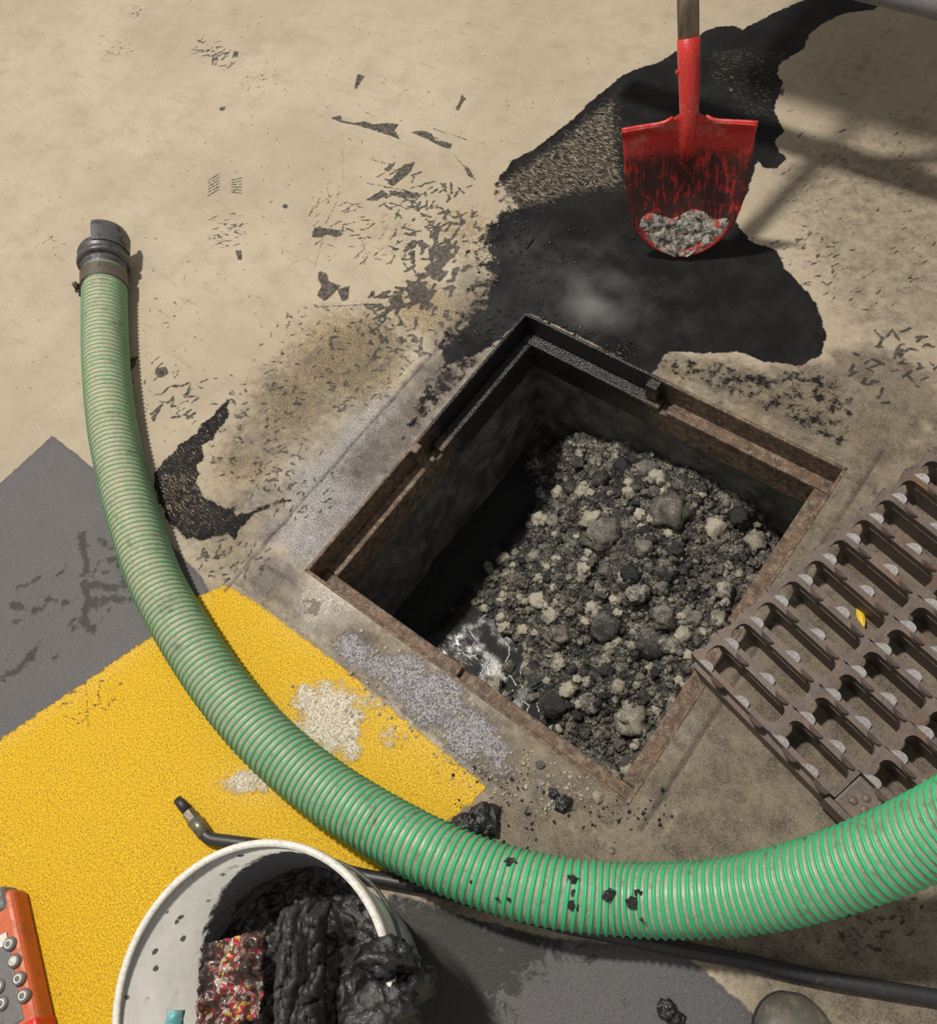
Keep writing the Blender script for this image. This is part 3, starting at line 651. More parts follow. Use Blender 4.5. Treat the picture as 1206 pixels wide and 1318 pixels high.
# lumps ------------------------------------------------------------------
def clod_mesh(name, seed, sub=2, flat=.75, rough=.33, freq=1.6):
    bm = bmesh.new(); bmesh.ops.create_icosphere(bm, subdivisions=sub, radius=1.0); off = Vector((seed * 7.3, seed * 3.1, seed * 1.7))
    for v in bm.verts:
        p = v.co.copy(); k = 1 + rough * mnoise.fractal(p * freq + off, .8, 2.1, 4) + .12 * (mnoise.noise(p * 5 + off))
        cell = mnoise.cell(p * 1.1 + off); v.co = p * k * (1 + .06 * cell); v.co.z *= flat
    me = bpy.data.meshes.new(name); bm.to_mesh(me); bm.free(); return me
def blocky(name, seed):
    bm = bmesh.new(); bmesh.ops.create_cube(bm, size=1.6); bmesh.ops.bevel(bm, geom=bm.edges[:], offset=.18, segments=2, affect='EDGES')
    bmesh.ops.subdivide_edges(bm, edges=bm.edges[:], cuts=2, use_grid_fill=True); off = Vector((seed * 5.3, 2, seed))
    for v in bm.verts: v.co *= 1 + .10 * mnoise.fractal(v.co * 2 + off, .8, 2.1, 3)
    me = bpy.data.meshes.new(name); bm.to_mesh(me); bm.free(); return me
protos = {}
for kind, mt in (('clod', 'clod'), ('dark', 'dark'), ('pale', 'pale')):
    protos[kind] = []
    for s in range(6):
        me = clod_mesh('sediment_clod', s + {'clod': 0, 'dark': 20, 'pale': 40}[kind], 3, .75, .45, 1.9); me.polygons.foreach_set('use_smooth', np.ones(len(me.polygons), dtype=bool)); me.materials.append(M[mt]); protos[kind].append(me)
def put_clod(me, loc, size, label, group=None, name='sediment_clod', cat='clod', rot=None, scl=(1, 1, 1)):
    o = link(name, me); o.location = loc; o.scale = (size * scl[0], size * scl[1], size * scl[2])
    o.rotation_euler = rot if rot is not None else (random.uniform(-.5, .5), random.uniform(-.5, .5), random.uniform(0, 6.28))
    return tag(o, label, cat, group)
# lumps that stand out
bk = blocky('sediment_clod', 3); bk.materials.append(M['clod']); rd = clod_mesh('sediment_clod', 61, 3, .7, .15); rd.materials.append(M['dark'])
def onbed(px, lift=0.0, zg=-.38):
    z = zg
    for _ in range(12):
        p = U(px[0], px[1], z); z = .5 * z + .5 * float(max(bedz(p[0], p[1]), WL)) 
    p = U(px[0], px[1], z); return (p[0], p[1], z + lift)
put_clod(bk, onbed((634, 884), .010), .026, 'square grey lump standing in the pit water beside the near frame edge', rot=(.2, .15, .5))
put_clod(rd, onbed((711, 906), .006), .030, 'round black lump ringed by white foam in the pit water', rot=(0, 0, .4))
put_clod(bk, onbed((688, 872), .008), .030, 'tall dark grey slab of sediment standing upright in the pit water', rot=(.1, -.1, 1.1), scl=(.75, 1.1, .9))
put_clod(protos['pale'][0], onbed((815, 925), .006), .034, 'large pale beige lump near the right frame edge of the pit')
put_clod(protos['pale'][1], onbed((730, 890), .006), .017, 'small pale wedge beside the round black lump')
put_clod(protos['pale'][2], onbed((715, 822), .004), .024, 'pale beige lump in the middle front of the heap')
put_clod(protos['pale'][3], onbed((862, 660), .004), .040, 'broad pale sandy patch near the back wall of the pit')
put_clod(protos['dark'][2], onbed((775, 690), .004), .040, 'big dark lump with a hollow at the upper left of the heap')
put_clod(protos['dark'][3], onbed((840, 828), .006), .034, 'dark angular lump right of the heap centre')
put_clod(protos['dark'][4], onbed((778, 808), .004), .036, 'dark cracked lump in the heap centre')
put_clod(protos['clod'][1], onbed((808, 742), .004), .026, 'smooth light grey lump in the heap centre')
put_clod(protos['clod'][2], onbed((760, 905), .003), .022, 'rounded grey lump between the water and the heap')
wht = clod_mesh('mortar_chip', 77, 1, .5, .25); wht.materials.append(M['pale'])
for px, s, lb in (((806, 983), .015, 'white angular chip by the near corner of the pit frame'), ((779, 992), .016, 'pale chip left of the white chip at the near pit corner'), ((792, 1000), .013, 'pale square chip nearest the front corner of the pit'), ((817, 962), .010, 'small white chip beside the right frame ledge at the front')):
    put_clod(wht, onbed(px, .012), s, lb, None, 'mortar_chip', 'chip')
put_clod(wht, onbed((630, 733), .008), .022, 'pale flat stone lying in the shaded side of the pit', None, 'stone', 'stone', scl=(1, .5, .6))
n_c = 0; tries = 0; placed = []; CL = []
while n_c < 282 and tries < 6000:
    tries += 1
    x = random.uniform(-.30, .315); y = random.uniform(-.31, .315); z = float(bedz(x, y))
    if z < WL - .02 or (x < -.2 and random.random() < .7): continue
    s = .0085 + .016 * random.random() ** 2.6
    if any((x - a) ** 2 + (y - b) ** 2 < (s + c) ** 2 * .55 for a, b, c in placed): continue
    placed.append((x, y, s)); r = random.random(); kind = 'dark' if r < .36 else ('clod' if r < .80 else 'pale')
    lab = {'dark': 'black lump of sediment among the pit heap', 'clod': 'grey lump of sediment among the pit heap', 'pale': 'pale beige lump of sediment among the pit heap'}[kind]
    CL.append((put_clod(random.choice(protos[kind]), (x, y, z + s * .22), s, lab, {'dark': 'black lumps in the pit heap', 'clod': 'grey lumps in the pit heap', 'pale': 'pale lumps in the pit heap'}[kind]), kind, x, y, s)); n_c += 1
# each lump is singled out by tone, part of the pit and rank in size there
RANK = ['largest', 'second largest', 'third largest', 'fourth largest', 'fifth largest', 'sixth largest', 'seventh largest', 'eighth largest', 'ninth largest', 'tenth largest', 'eleventh largest', 'twelfth largest'] + ['%dth largest' % i for i in range(13, 60)]
cells = {}
for (o, kind, x, y, s) in CL:
    # seen from the camera the back corner is (-x, +y), the front corner (+x, -y)
    fwd = (y - x); sdw = (x + y)
    a_ = 'back' if fwd > .16 else ('front' if fwd < -.16 else 'middle'); b_ = 'left' if sdw < -.10 else ('right' if sdw > .14 else 'centre')
    cells.setdefault((kind, a_, b_), []).append((s, o))
for (kind, a_, b_), lst in cells.items():
    lst.sort(key=lambda q_: -q_[0])
    for i, (s, o) in enumerate(lst):
        o['label'] = '%s %s lump in the %s %s part of the pit heap' % (RANK[i], {'dark': 'black', 'clod': 'grey', 'pale': 'pale beige'}[kind], a_, b_)
        o['group'] = {'dark': 'black', 'clod': 'grey', 'pale': 'pale beige'}[kind] + ' lumps in the pit heap'
# crumbs
def crumbs(name, label, n, pick, zf, r0, r1, mat, kindname='crumbs', parent=None):
    mb = MB(); bm = bmesh.new(); bmesh.ops.create_icosphere(bm, subdivisions=1, radius=1); V = [v.co.copy() for v in bm.verts]; F = [tuple(v.index for v in f.verts) for f in bm.faces]; bm.free()
    for i in range(n):
        x, y = pick(); z = zf(x, y)
        if z is None: continue
        r = r0 + (r1 - r0) * random.random() ** 3; off = Vector((i * 1.3, i * .7, 0)); sc = Vector((random.uniform(.7, 1.3), random.uniform(.7, 1.3), random.uniform(.5, .9)))
        mb.add([(x + v.x * r * sc.x * (1 + .35 * mnoise.noise(v * 1.7 + off)), y + v.y * r * sc.y * (1 + .35 * mnoise.noise(v * 1.9 + off)), z + r * .3 + v.z * r * sc.z) for v in V], F)
    o = mb.build(name, M[mat], parent, True); return tag(o, label, None if parent else kindname, kind='stuff')
def zb(x, y):
    z = float(bedz(x, y)); return z if z > WL - .004 else None
def pk(): return random.uniform(-.32, .325), random.uniform(-.32, .32)
crumbs('sediment_crumbs', 'loose dark grey crumbs scattered over the sediment heap in the pit', 3600, pk, zb, .0025, .009, 'clod', parent=bed)
crumbs('sediment_crumbs', 'loose black crumbs scattered over the sediment heap in the pit', 1500, pk, zb, .0025, .010, 'dark', parent=bed)
crumbs('sediment_crumbs', 'loose pale grit scattered over the sediment heap in the pit', 1500, pk, zb, .002, .0065, 'pale', parent=bed)
def pkpx(cl):
    def f():
        u, v, a, b = random.choice(cl); p = U(random.gauss(u, a), random.gauss(v, b)); return p[0], p[1]
    return f
def zfl(x, y): return None if (abs(x) < .352 and abs(y) < .352) else -.0005
crumbs('silt_grit', 'pale silt grit crusted along the left edge of the pit by the yellow paint', 900, pkpx([(560,900,40,30),(610,960,30,24),(500,860,30,20),(650,1000,30,20),(430,920,30,26),(720,1020,30,16)]), zfl, .001, .0042, 'pale', 'grit')
crumbs('silt_grit', 'dark grit scattered at the near corner of the pit frame', 420, pkpx([(700,1040,40,25),(640,1000,30,24),(800,1050,30,14),(610,1060,20,12)]), zfl, .0007, .0034, 'dark', 'grit')

crumbs('sludge_beads', 'glossy beads of wet sludge splashed along the back corner of the pit frame', 900, pkpx([(690,385,16,14),(664,292,10,12),(680,330,22,26),(720,412,10,6),(760,430,14,7),(800,450,14,7),(650,360,30,30),(770,320,50,30),(640,420,20,16)]), zfl, .0008, .0048, 'sludge', 'sludge')
# wet black lumps on the floor
sl = []
for s in range(3):
    me = clod_mesh('sludge_lump', 90 + s, 3, .6, .35); me.materials.append(M['sludge']); sl.append(me)
for i, (px, s, lb) in enumerate([((622, 1056), .026, 'largest shiny black sludge lump on the floor beside the yellow paint end'), ((596, 1064), .020, 'shiny black sludge lump left of the largest one beside the hose'), ((612, 1072), .015, 'small black sludge lump against the hose by the yellow paint'),
        ((725, 1035), .013, 'black lump on the floor below the near pit corner'), ((712, 1022), .008, 'small black lump above the near corner lump'), ((858, 1300), .014, 'black lump on the dark painted floor at the bottom'), ((872, 1312), .010, 'small black lump beside the one on the dark painted floor')]):
    p = U(*px); put_clod(sl[i % 3], (p[0], p[1], s * .32), s, lb, None, 'sludge_lump', 'lump', rot=(0, 0, i))
for i, (px, s, lb) in enumerate([((446, 1), .0, '')][:0]): pass
for i, (px, s, lb) in enumerate([((695, 985), .008, 'cream pebble on the floor between yellow paint and pit'), ((770, 1026), .010, 'white chip on the floor just outside the near pit corner'), ((788, 1095), .006, 'tiny cream pebble above the hose middle'), ((437, 985), .007, 'grey pebble on the yellow paint beside the hose')]):
    p = U(*px); put_clod(wht, (p[0], p[1], s * .3), s, lb, None, 'pebble', 'pebble')

# ================================================================== iron grate
ga = math.radians(-14.5); gz = .060
g0 = U(893, 850, gz)
grate = tag(empty('drain_grate', (g0[0], g0[1], 0), (0, 0, ga)), 'rusty cast iron slotted drain grate lying across the right corner of the pit frame', 'grate')
PB, NR = .0540, 12
cols = [(.004, .144), (.158, .262), (.276, .378)]
def rrect(a0, a1, b0, b1, r, n=5):
    out = []
    for (cxx, cyy, s) in ((a1 - r, b1 - r, 0), (a0 + r, b1 - r, 1), (a0 + r, b0 + r, 2), (a1 - r, b0 + r, 3)):
        for k in range(n + 1):
            an = math.pi / 2 * (s + k / n); out.append((cxx + r * math.cos(an), cyy + r * math.sin(an)))
    return out
plate = MB(); TH = .020; a_edges = [-.012, .151, .269, .392]
for r in range(NR):
    for c, (a0, a1) in enumerate(cols):
        if c == 2 and r == 0: continue
        A0, A1 = a_edges[c], a_edges[c + 1]; B0, B1 = r * PB + .005, (r + 1) * PB + .005
        ins = rrect(a0, a1, B0 + .0085, B1 - .0085, .013); n = len(ins); ctr = ((A0 + A1) / 2, (B0 + B1) / 2)
        def outer(p, A0=A0, A1=A1, B0=B0, B1=B1):
            # project the slot outline outwards on to the cell rectangle
            fx = (p[0] - (a0 + a1) / 2) / ((a1 - a0) / 2); fy = (p[1] - ctr[1]) / ((B1 - B0) / 2 - .0085)
            m_ = max(abs(fx), abs(fy)); fx /= m_; fy /= m_
            x = (A0 + A1) / 2 + fx * (A1 - A0) / 2
            y = ctr[1] + fy * (B1 - B0) / 2
            if c == 0 and fx < -.999: x = A0 + .010 * (1 - abs(fy)) ** .8      # scalloped free edge
            return (x, y)
        out_ = [outer(p) for p in ins]
        low = [((p[0] - (a0 + a1) / 2) * 1.03 + (a0 + a1) / 2, (p[1] - ctr[1]) * 1.12 + ctr[1]) for p in ins]
        vs = [(*p, gz) for p in ins] + [(*p, gz) for p in out_] + [(*p, gz - TH) for p in low] + [(*p, gz - TH) for p in out_]
        fs = []
        for i in range(n):
            j = (i + 1) % n
            fs += [(i, n + i, n + j, j)[::-1], (i, j, 2 * n + j, 2 * n + i)[::-1], (2 * n + i, 2 * n + j, 3 * n + j, 3 * n + i)[::-1], (n + i, 3 * n + i, 3 * n + j, n + j)]
        plate.add(vs, fs)
plate.build('slotted_plate', M['grate'], grate)
for r in range(NR + 1):
    y = r * PB + .005; hw = .0075
    m = MB(); a1 = .275 if r == 0 else .385
    m.add([(0, y - hw, gz - .018), (a1, y - hw, gz - .018), (a1, y + hw, gz - .018), (0, y + hw, gz - .018), (.02, y - .004, .0025), (a1 - .02, y - .004, .0025), (a1 - .02, y + .004, .0025), (.02, y + .004, .0025)],
          [(0,1,2,3),(4,7,6,5),(0,4,5,1),(1,5,6,2),(2,6,7,3),(3,7,4,0)])
    m.build('bar_rib', M['grate'], grate)
# corner plate with worn cast marks
cpl = bevel(MB().box((.270, .003, gz - .022), (.345, .058, gz - .001)).build('corner_plate', M['grate'], grate), .004)
for (a, b, r) in ((.288, .022, .0065), (.297, .038, .006), (.306, .024, .007), (.319, .036, .0065), (.327, .022, .006), (.313, .046, .0045)):
    MB().lathe([(0, .0032), (r * .6, .0030), (r * .9, .0018), (r, 0)], 12).build('cast_mark', M['grate'], cpl, True, (a, b, gz - .0012))
MB().box((.262, -.006, .018), (.335, .003, gz - .004)).build('end_flange', M['grate'], grate)
# anti-slip lugs: half-moon wedges along both flanks of each bar
def lugmesh(name, sgn, mat):
    n = 9; R_ = .0130; vs = []; hgt = .0080; d = .0095
    for k in range(n + 1):
        an = math.pi * k / n; vs.append((R_ * math.cos(an) + .0030 * math.sin(an), 0 + sgn * d * math.sin(an), .0002))
    for k in range(n + 1):
        an = math.pi * k / n; vs.append((R_ * .92 * math.cos(an) + .0035 * math.sin(an), sgn * d * .92 * math.sin(an), .0008 + hgt * math.sin(an) ** .8 * .9))
    top = tuple(range(n + 1, 2 * n + 2)); bot = tuple(range(n, -1, -1)); fs = [top if sgn > 0 else top[::-1], bot if sgn > 0 else bot[::-1]]
    for k in range(n):
        f = (k, k + 1, n + 2 + k, n + 1 + k); fs.append(f if sgn > 0 else f[::-1])
    f = (n, 0, n + 1, 2 * n + 1); fs.append(f if sgn > 0 else f[::-1])
    me = bpy.data.meshes.new(name); me.from_pydata(vs, [], fs); me.materials.append(M[mat]); me.update(); return me
lp = lugmesh('lug', 1, 'lug'); ln = lugmesh('lug', -1, 'grate')
for r in range(NR + 1):
    y = r * PB + .005
    for c, (a0, a1) in enumerate(cols):
        if r == 0 and c == 2: continue
        L = a1 - a0
        for f in (.10, .62):
            o = link('lug', lp, grate); o.location = (a0 + L * f, y + .0006, gz); o['label'] = 'pale worn lug'
        for f in (.30, .86):
            o = link('lug', ln, grate); o.location = (a0 + L * f, y - .0006, gz)
p = U(1111, 790, .02)
me = MB(); NP = 7
for i in range(NP):
    tt = i / (NP - 1); w = .0055 * math.sin(math.pi * min(1, max(.06, tt))) + .0006; me.v += [(-.02 + .04 * tt, -w, .002 + .004 * tt * tt), (-.02 + .04 * tt, w, .002 + .005 * tt)]
for i in range(NP - 1): me.f.append((2 * i, 2 * i + 2, 2 * i + 3, 2 * i + 1))
leaf = me.build('leaf', M['yellow'], None, True, (p[0], p[1], .003)); leaf.rotation_euler = (.1, -.1, -.9)
sm = leaf.modifiers.new('solid', 'SOLIDIFY'); sm.thickness = .0008
tag(leaf, 'small yellow leaf lying in a slot of the grate', 'leaf')

# ================================================================== suction hose
HR = .047
ctrl = [(135, 352, .052), (134.5, 400, .049), (136.5, 470, .048), (144, 545, .048), (157, 610, .048), (174, 674, .048), (199, 745, .048), (234, 810, .048), (284, 885, .048), (343, 953, .048), (414, 1013, .048), (490, 1062, .058), (560, 1099, .071), (640, 1130, .073), (720, 1149, .073),
        (800, 1157, .070), (880, 1158, .095), (960, 1151, .125), (1040, 1133, .17), (1120, 1106, .22), (1206, 1068, .28), (1310, 1012, .37), (1430, 930, .48)]
hp = catmull([UV(*c) for c in ctrl], 40)
seg = [0.0]
for i in range(1, len(hp)): seg.append(seg[-1] + (hp[i] - hp[i - 1]).length)
HL = seg[-1]; PITCH = .0112; NSP = 8; ds = PITCH / NSP; nseg = 28; nring = int(HL / ds) - NSP - 2
seg = np.array(seg); HPA = np.array([tuple(p) for p in hp])
S = (np.arange(nring)[:, None] * ds + PITCH * np.arange(nseg)[None, :] / nseg)
pc = np.stack([np.interp(S, seg, HPA[:, k]) for k in range(3)], -1)
pt = np.stack([np.interp(S + .006, seg, HPA[:, k]) for k in range(3)], -1) - np.stack([np.interp(S - .006, seg, HPA[:, k]) for k in range(3)], -1)
pt /= np.linalg.norm(pt, axis=-1, keepdims=True)
sd = np.cross(pt, np.array([0, 0, 1.])); sd /= np.linalg.norm(sd, axis=-1, keepdims=True); upv = np.cross(sd, pt)
th = 2 * np.pi * np.arange(nseg)[None, :] / nseg
ph = (np.arange(nring) % NSP) / NSP
rad = HR + .0017 * np.cos(2 * np.pi * ph) + .0006 * np.cos(4 * np.pi * ph)
hv = pc + (sd * np.cos(th)[..., None] + upv * np.sin(th)[..., None]) * rad[:, None, None]
fw, fg = [], []
for i in range(nring - 1):
    tgt = fg if (i % NSP) in (5, 6, 7, 0, 1) else fw
    for j in range(nseg - 1): tgt.append((i * nseg + j, i * nseg + j + 1, (i + 1) * nseg + j + 1, (i + 1) * nseg + j))
    k = i - 0
    if i + NSP + 1 < nring: tgt.append((i * nseg + nseg - 1, (i + NSP) * nseg, (i + NSP + 1) * nseg, (i + 1) * nseg + nseg - 1))
hose = tag(empty('suction_hose', (HPA[0][0], HPA[0][1], 0)), 'thick green ribbed suction hose curving round the pit with a metal coupling', 'hose')
hv = hv.reshape(-1, 3) - np.array([HPA[0][0], HPA[0][1], 0])
def sub(name, faces, mat):
    f = np.array(faces); vid = np.unique(f); rm = np.full(len(hv), -1); rm[vid] = np.arange(len(vid)); return mesh(name, hv[vid].tolist(), rm[f].tolist(), M[mat], hose, True)
sub('hose_wall', fw, 'hose_w'); sub('green_rib', fg, 'hose_g')['label'] = 'green spiral rib'
# sludge splashed on the hose
sp_me = clod_mesh('sludge_splash', 55, 3, .22, .5, 2.2); sp_me.materials.append(M['sludge'])
for (u_, v_, s_, a_) in ((738, 1134, .009, .2), (741, 1150, .007, .9), (737, 1166, .008, .1), (784, 1152, .009, 1.3), (816, 1162, .010, .7), (822, 1150, .006, .3), (657, 1110, .008, .8), (654, 1130, .004, 0), (640, 1157, .003, 0), (655, 1158, .003, 0), (826, 1184, .003, 0), (608, 1136, .004, .4), (617, 1138, .003, 0)):
    zt_ = float(np.interp(u_, [600, 760, 820], [.071, .073, .08])) + HR * .93
    p_ = UV(u_, v_, zt_); o_ = link('sludge_splash', sp_me, hose); o_.location = p_ - Vector((HPA[0][0], HPA[0][1], 0)); o_.scale = (s_, s_ * .8, s_); o_.rotation_euler = (.25, .2, a_); o_['label'] = 'black sludge splash'
# coupling
c0 = UV(134, 372, .050); c1 = UV(133, 312, .056); axv = (c1 - c0).normalized(); CL = (c1 - c0).length
cq = axv.to_track_quat('Z', 'Y')
cpar = empty('coupling'); cpar.parent = hose; 
hb = Vector((HPA[0][0], HPA[0][1], 0))
def cpart(name, mb, mat, smooth=True, parent=None):
    o = mb.build(name, M[mat], hose, smooth); o.rotation_mode = 'QUATERNION'; o.rotation_quaternion = cq; o.location = c0 - hb; return o
bpy.data.objects.remove(cpar)
k = CL
cpart('clamp_band', MB().lathe([(.0475, 0), (.0515, 0), (.0515, .25 * k), (.0475, .25 * k)], 40, True), 'clamp', False)
cpart('hose_tail', MB().lathe([(.046, .22 * k), (.0475, .26 * k), (.0475, .36 * k), (.051, .38 * k), (.051, .42 * k), (.048, .45 * k), (.048, .55 * k)], 40), 'coup')
cpart('coupling_ring', MB().lathe([(.044, .47 * k), (.056, .48 * k), (.058, .51 * k), (.0575, .56 * k), (.054, .58 * k), (.054, .62 * k), (.0565, .64 * k), (.0565, .72 * k), (.053, .78 * k), (.046, .83 * k), (.040, .84 * k), (.038, .70 * k), (.036, .50 * k)], 44), 'coup')
cpart('gasket', MB().lathe([(.044, .835 * k), (.043, .85 * k), (.039, .85 * k), (.037, .82 * k)], 36), 'black_rubber')
# locking claw: curved plate standing past the mouth on one side
cl = MB(); nA = 12; A0, A1 = 0.25, 2.0; rows = []
for i in range(nA + 1):
    a = A0 + (A1 - A0) * i / nA
    rows.append([(r * math.cos(a), r * math.sin(a), z) for (r, z) in ((.054, .66 * k), (.060, .66 * k), (.062, .98 * k), (.057, 1.10 * k), (.050, 1.10 * k), (.0505, 1.03 * k), (.054, .96 * k))])
n = 7; vs = [p for r in rows for p in r]; fs = [tuple(range(n))[::-1], tuple(nA * n + j for j in range(n))]
for i in range(nA):
    for j in range(n): fs.append((i * n + j, i * n + (j + 1) % n, (i + 1) * n + (j + 1) % n, (i + 1) * n + j))
claw = cpart('locking_claw', MB().add(vs, fs), 'coup', False)
bolt = MB()
# clamp ears and bolt on the left flank
ang = math.pi
def rotz(v, a): return (v[0] * math.cos(a) - v[1] * math.sin(a), v[0] * math.sin(a) + v[1] * math.cos(a), v[2])
CLAW_ROT, BOLT_ROT = 0.0, 0.0
sidev = cq.inverted() @ (UV(100, 365, .05) - UV(134, 365, .05)).normalized(); BOLT_ROT = math.atan2(sidev.y, sidev.x)
e1 = MB().box((.049, -.012, .06 * k), (.066, -.006, .20 * k)).box((.049, .004, .06 * k), (.066, .010, .20 * k)); e1.v = [rotz(v, BOLT_ROT) for v in e1.v]; cpart('clamp_ear', e1, 'clamp', False)
b1 = MB().tube([(.059, -.024, .13 * k), (.059, .024, .13 * k)], .0045, 8).tube([(.059, -.027, .13 * k), (.059, -.018, .13 * k)], .0085, 6).tube([(.059, .013, .13 * k), (.059, .021, .13 * k)], .0080, 6); b1.v = [rotz(v, BOLT_ROT) for v in b1.v]; cpart('clamp_bolt', b1, 'clamp', False)
rv = cq.inverted() @ (UV(155, 305, .10) - UV(133, 315, .05)).normalized(); CLAW_ROT = math.atan2(rv.y, rv.x) - (A0 + A1) / 2
for v in claw.data.vertices: v.co = Vector(rotz(v.co, CLAW_ROT))

# ================================================================== thin pressure hose with nozzle
wp_ = [(262, 1072), (272, 1080), (300, 1084), (340, 1090), (400, 1106), (455, 1124), (520, 1137), (570, 1147), (640, 1168), (720, 1190), (800, 1206), (880, 1222), (960, 1238), (1040, 1256), (1120, 1270), (1206, 1284), (1300, 1300)]
jet = tag(empty('pressure_hose', tuple(UV(262, 1072))), 'thin black pressure hose with metal nozzle running behind the bucket and under the green hose', 'hose')
jb = jet.location.copy()
pts = [p - jb for p in catmull([UV(u, v, .0105) for u, v in wp_], 10)]
MB().tube(pts, .0105, 14).build('hose_line', M['black_rubber'], jet, True)
nz = [UV(264, 1074, .0105) - jb, UV(250, 1056, .012) - jb, UV(242, 1045, .013) - jb, UV(234, 1035, .014) - jb, UV(228, 1029, .015) - jb]
MB().tube([nz[0], nz[1]], [.0115, .0125], 14).build('crimp_sleeve', M['brass'], jet, True)
MB().tube([nz[1], nz[2]], .0105, 6).build('nozzle_nut', M['brass'], jet)
MB().tube([nz[2], nz[3], nz[4]], [.0088, .0088, .0072], 14).build('nozzle_tip', M['black_rubber'], jet, True)

# ================================================================== shovel
tip = UV(878, 321, 0.0)
def ray_at(u, v, L, near=True):
    d = np.array([(u - CX) / FOC, (v - CY) / FOC, 1.0]) @ R; d /= np.linalg.norm(d); oc = CAM - np.array(tip); b = d @ oc; D = b * b - (oc @ oc - L * L)
    return Vector(CAM + d * (-b - math.sqrt(max(D, 0))))
sh = ray_at(887, 150, .275); up = (sh - tip).normalized(); 
nrm = (Vector(CAM) - sh); nrm = (nrm - up * nrm.dot(up)).normalized(); rt = up.cross(nrm) * -1
rt = nrm.cross(up) * -1
if rt.dot(Vector(R[0])) < 0: rt = -rt
Ms = Matrix((( rt.x, -nrm.x, up.x, tip.x), (rt.y, -nrm.y, up.y, tip.y), (rt.z, -nrm.z, up.z, tip.z), (0, 0, 0, 1)))
if Ms.to_3x3().determinant() < 0: raise RuntimeError('handed')
shovel = tag(empty('shovel'), 'red steel shovel with wooden handle standing tip down in the black sludge', 'shovel'); shovel.matrix_world = Ms
# local axes: x right, -y towards the viewer, z up along the blade
HW = .120; BL = .275
def halfw(v):      # v: 0 tip, 1 shoulder
    ks = [(0, 0), (.012, .018), (.04, .040), (.09, .062), (.17, .084), (.28, .100), (.42, .110), (.60, .1155), (.8, .118), (1, .121)]
    for (a, x), (b, y) in zip(ks, ks[1:]):
        if v <= b: return x + (y - x) * (v - a) / (b - a)
    return ks[-1][1]
nu, nv = 28, 36; vs = []; fs = []
for j in range(nv + 1):
    v = (j / nv) ** 1.25
    for i in range(nu + 1):
        u = -1 + 2 * i / nu; w = halfw(v)
        zt = v * BL
        if v > .9: zt += (v - .9) / .1 * (.030 * math.exp(-(u / .22) ** 2) - .004 * abs(u))   # neck rises to the socket
        dish = .030 * (1 - u * u) * (.35 + .65 * math.sin(math.pi * min(1, .12 + .8 * v))) * (w / .12)
        ridge = -.020 * math.exp(-(u / (.10 + .05 * v)) ** 2) * max(0, (v - .45) / .55) ** 1.2
        lip = -.012 * max(0, (v - .93) / .07) * (1 - math.exp(-(u / .25) ** 2))
        vs.append((u * w, dish + ridge * 1.6 + lip - .030, zt))
for j in range(nv):
    for i in range(nu):
        o = j * (nu + 1) + i; fs.append((o, o + 1, o + nu + 2, o + nu + 1))
bl = mesh('blade', vs, fs, M['shovel'], shovel, True); so = bl.modifiers.new('solid', 'SOLIDIFY'); so.thickness = .0022; so.offset = 0
# rolled treads on the shoulders
for s in (-1, 1):
    pts = []
    for i in range(9):
        u = s * (.24 + .76 * i / 8); zt = BL + .030 * math.exp(-(u / .22) ** 2) - .004 * abs(u)
        pts.append((u * .121, .030 * (1 - u * u) * .45 - .036, zt + .001))
    MB().tube(pts, .0042, 8).build('tread', M['shovel'], shovel, True)
# socket: from the blade up to the handle
htop = ray_at(885.5, -2, .47); hl = Ms.inverted() @ htop; s0 = Vector((0, -.028, BL * .72)); s1 = Vector((0, -.030, BL + .030)); hd = (hl - s1).normalized()
s2 = s1 + hd * .11
MB().tube([s0, Vector((0, -.036, BL * .86)), Vector((0, -.034, BL + .005)), s1 + hd * .03, s1 + hd * .07, s2, s2 + hd * .001], [.004, .010, .0165, .0185, .0195, .0200, .0185], 20).build('socket', M['shovel'], shovel, True)
HLEN = .72
MB().tube([s1 + hd * .08, s1 + hd * .25, s1 + hd * .5, s1 + hd * HLEN], [.0182, .0190, .0185, .0180], 20).build('handle', M['wood'], shovel, True)
MB().tube([s1 + hd * .06 + Vector((-.0185, -.004, 0)), s1 + hd * .06 + Vector((-.0225, -.005, 0))], .004, 8).build('rivet', M['shovel'], shovel)
# silt caked on the tip
vs = []; fs = []; nu2, nv2 = 26, 20
for j in range(nv2 + 1):
    v = .012 + .33 * j / nv2
    for i in range(nu2 + 1):
        u = -1 + 2 * i / nu2; w = halfw(v)
        dish = .030 * (1 - u * u) * (.35 + .65 * math.sin(math.pi * min(1, .12 + .8 * v))) * (w / .12)
        e = max(0, 1 - (abs(u) / .93) ** 5) * max(0, 1 - (v / (.32 + .03 * math.sin(u * 7))) ** 6)
        nz_ = mnoise.fractal(Vector((u * 4, v * 22, 3)), .8, 2, 5)
        hgt = (.0045 + .007 * nz_ + .004 * mnoise.noise(Vector((u * 16, v * 80, 9)))) * e
        vs.append((u * w * .985, dish - .030 - max(-.002, hgt) - .0003 + (.004 if e <= .02 else 0), v * BL))
for j in range(nv2):
    for i in range(nu2):
        o = j * (nu2 + 1) + i; fs.append((o, o + 1, o + nu2 + 2, o + nu2 + 1))
tag(mesh('caked_silt', vs, fs, M['silt'], shovel, True), 'pale grey silt caked on the blade tip')

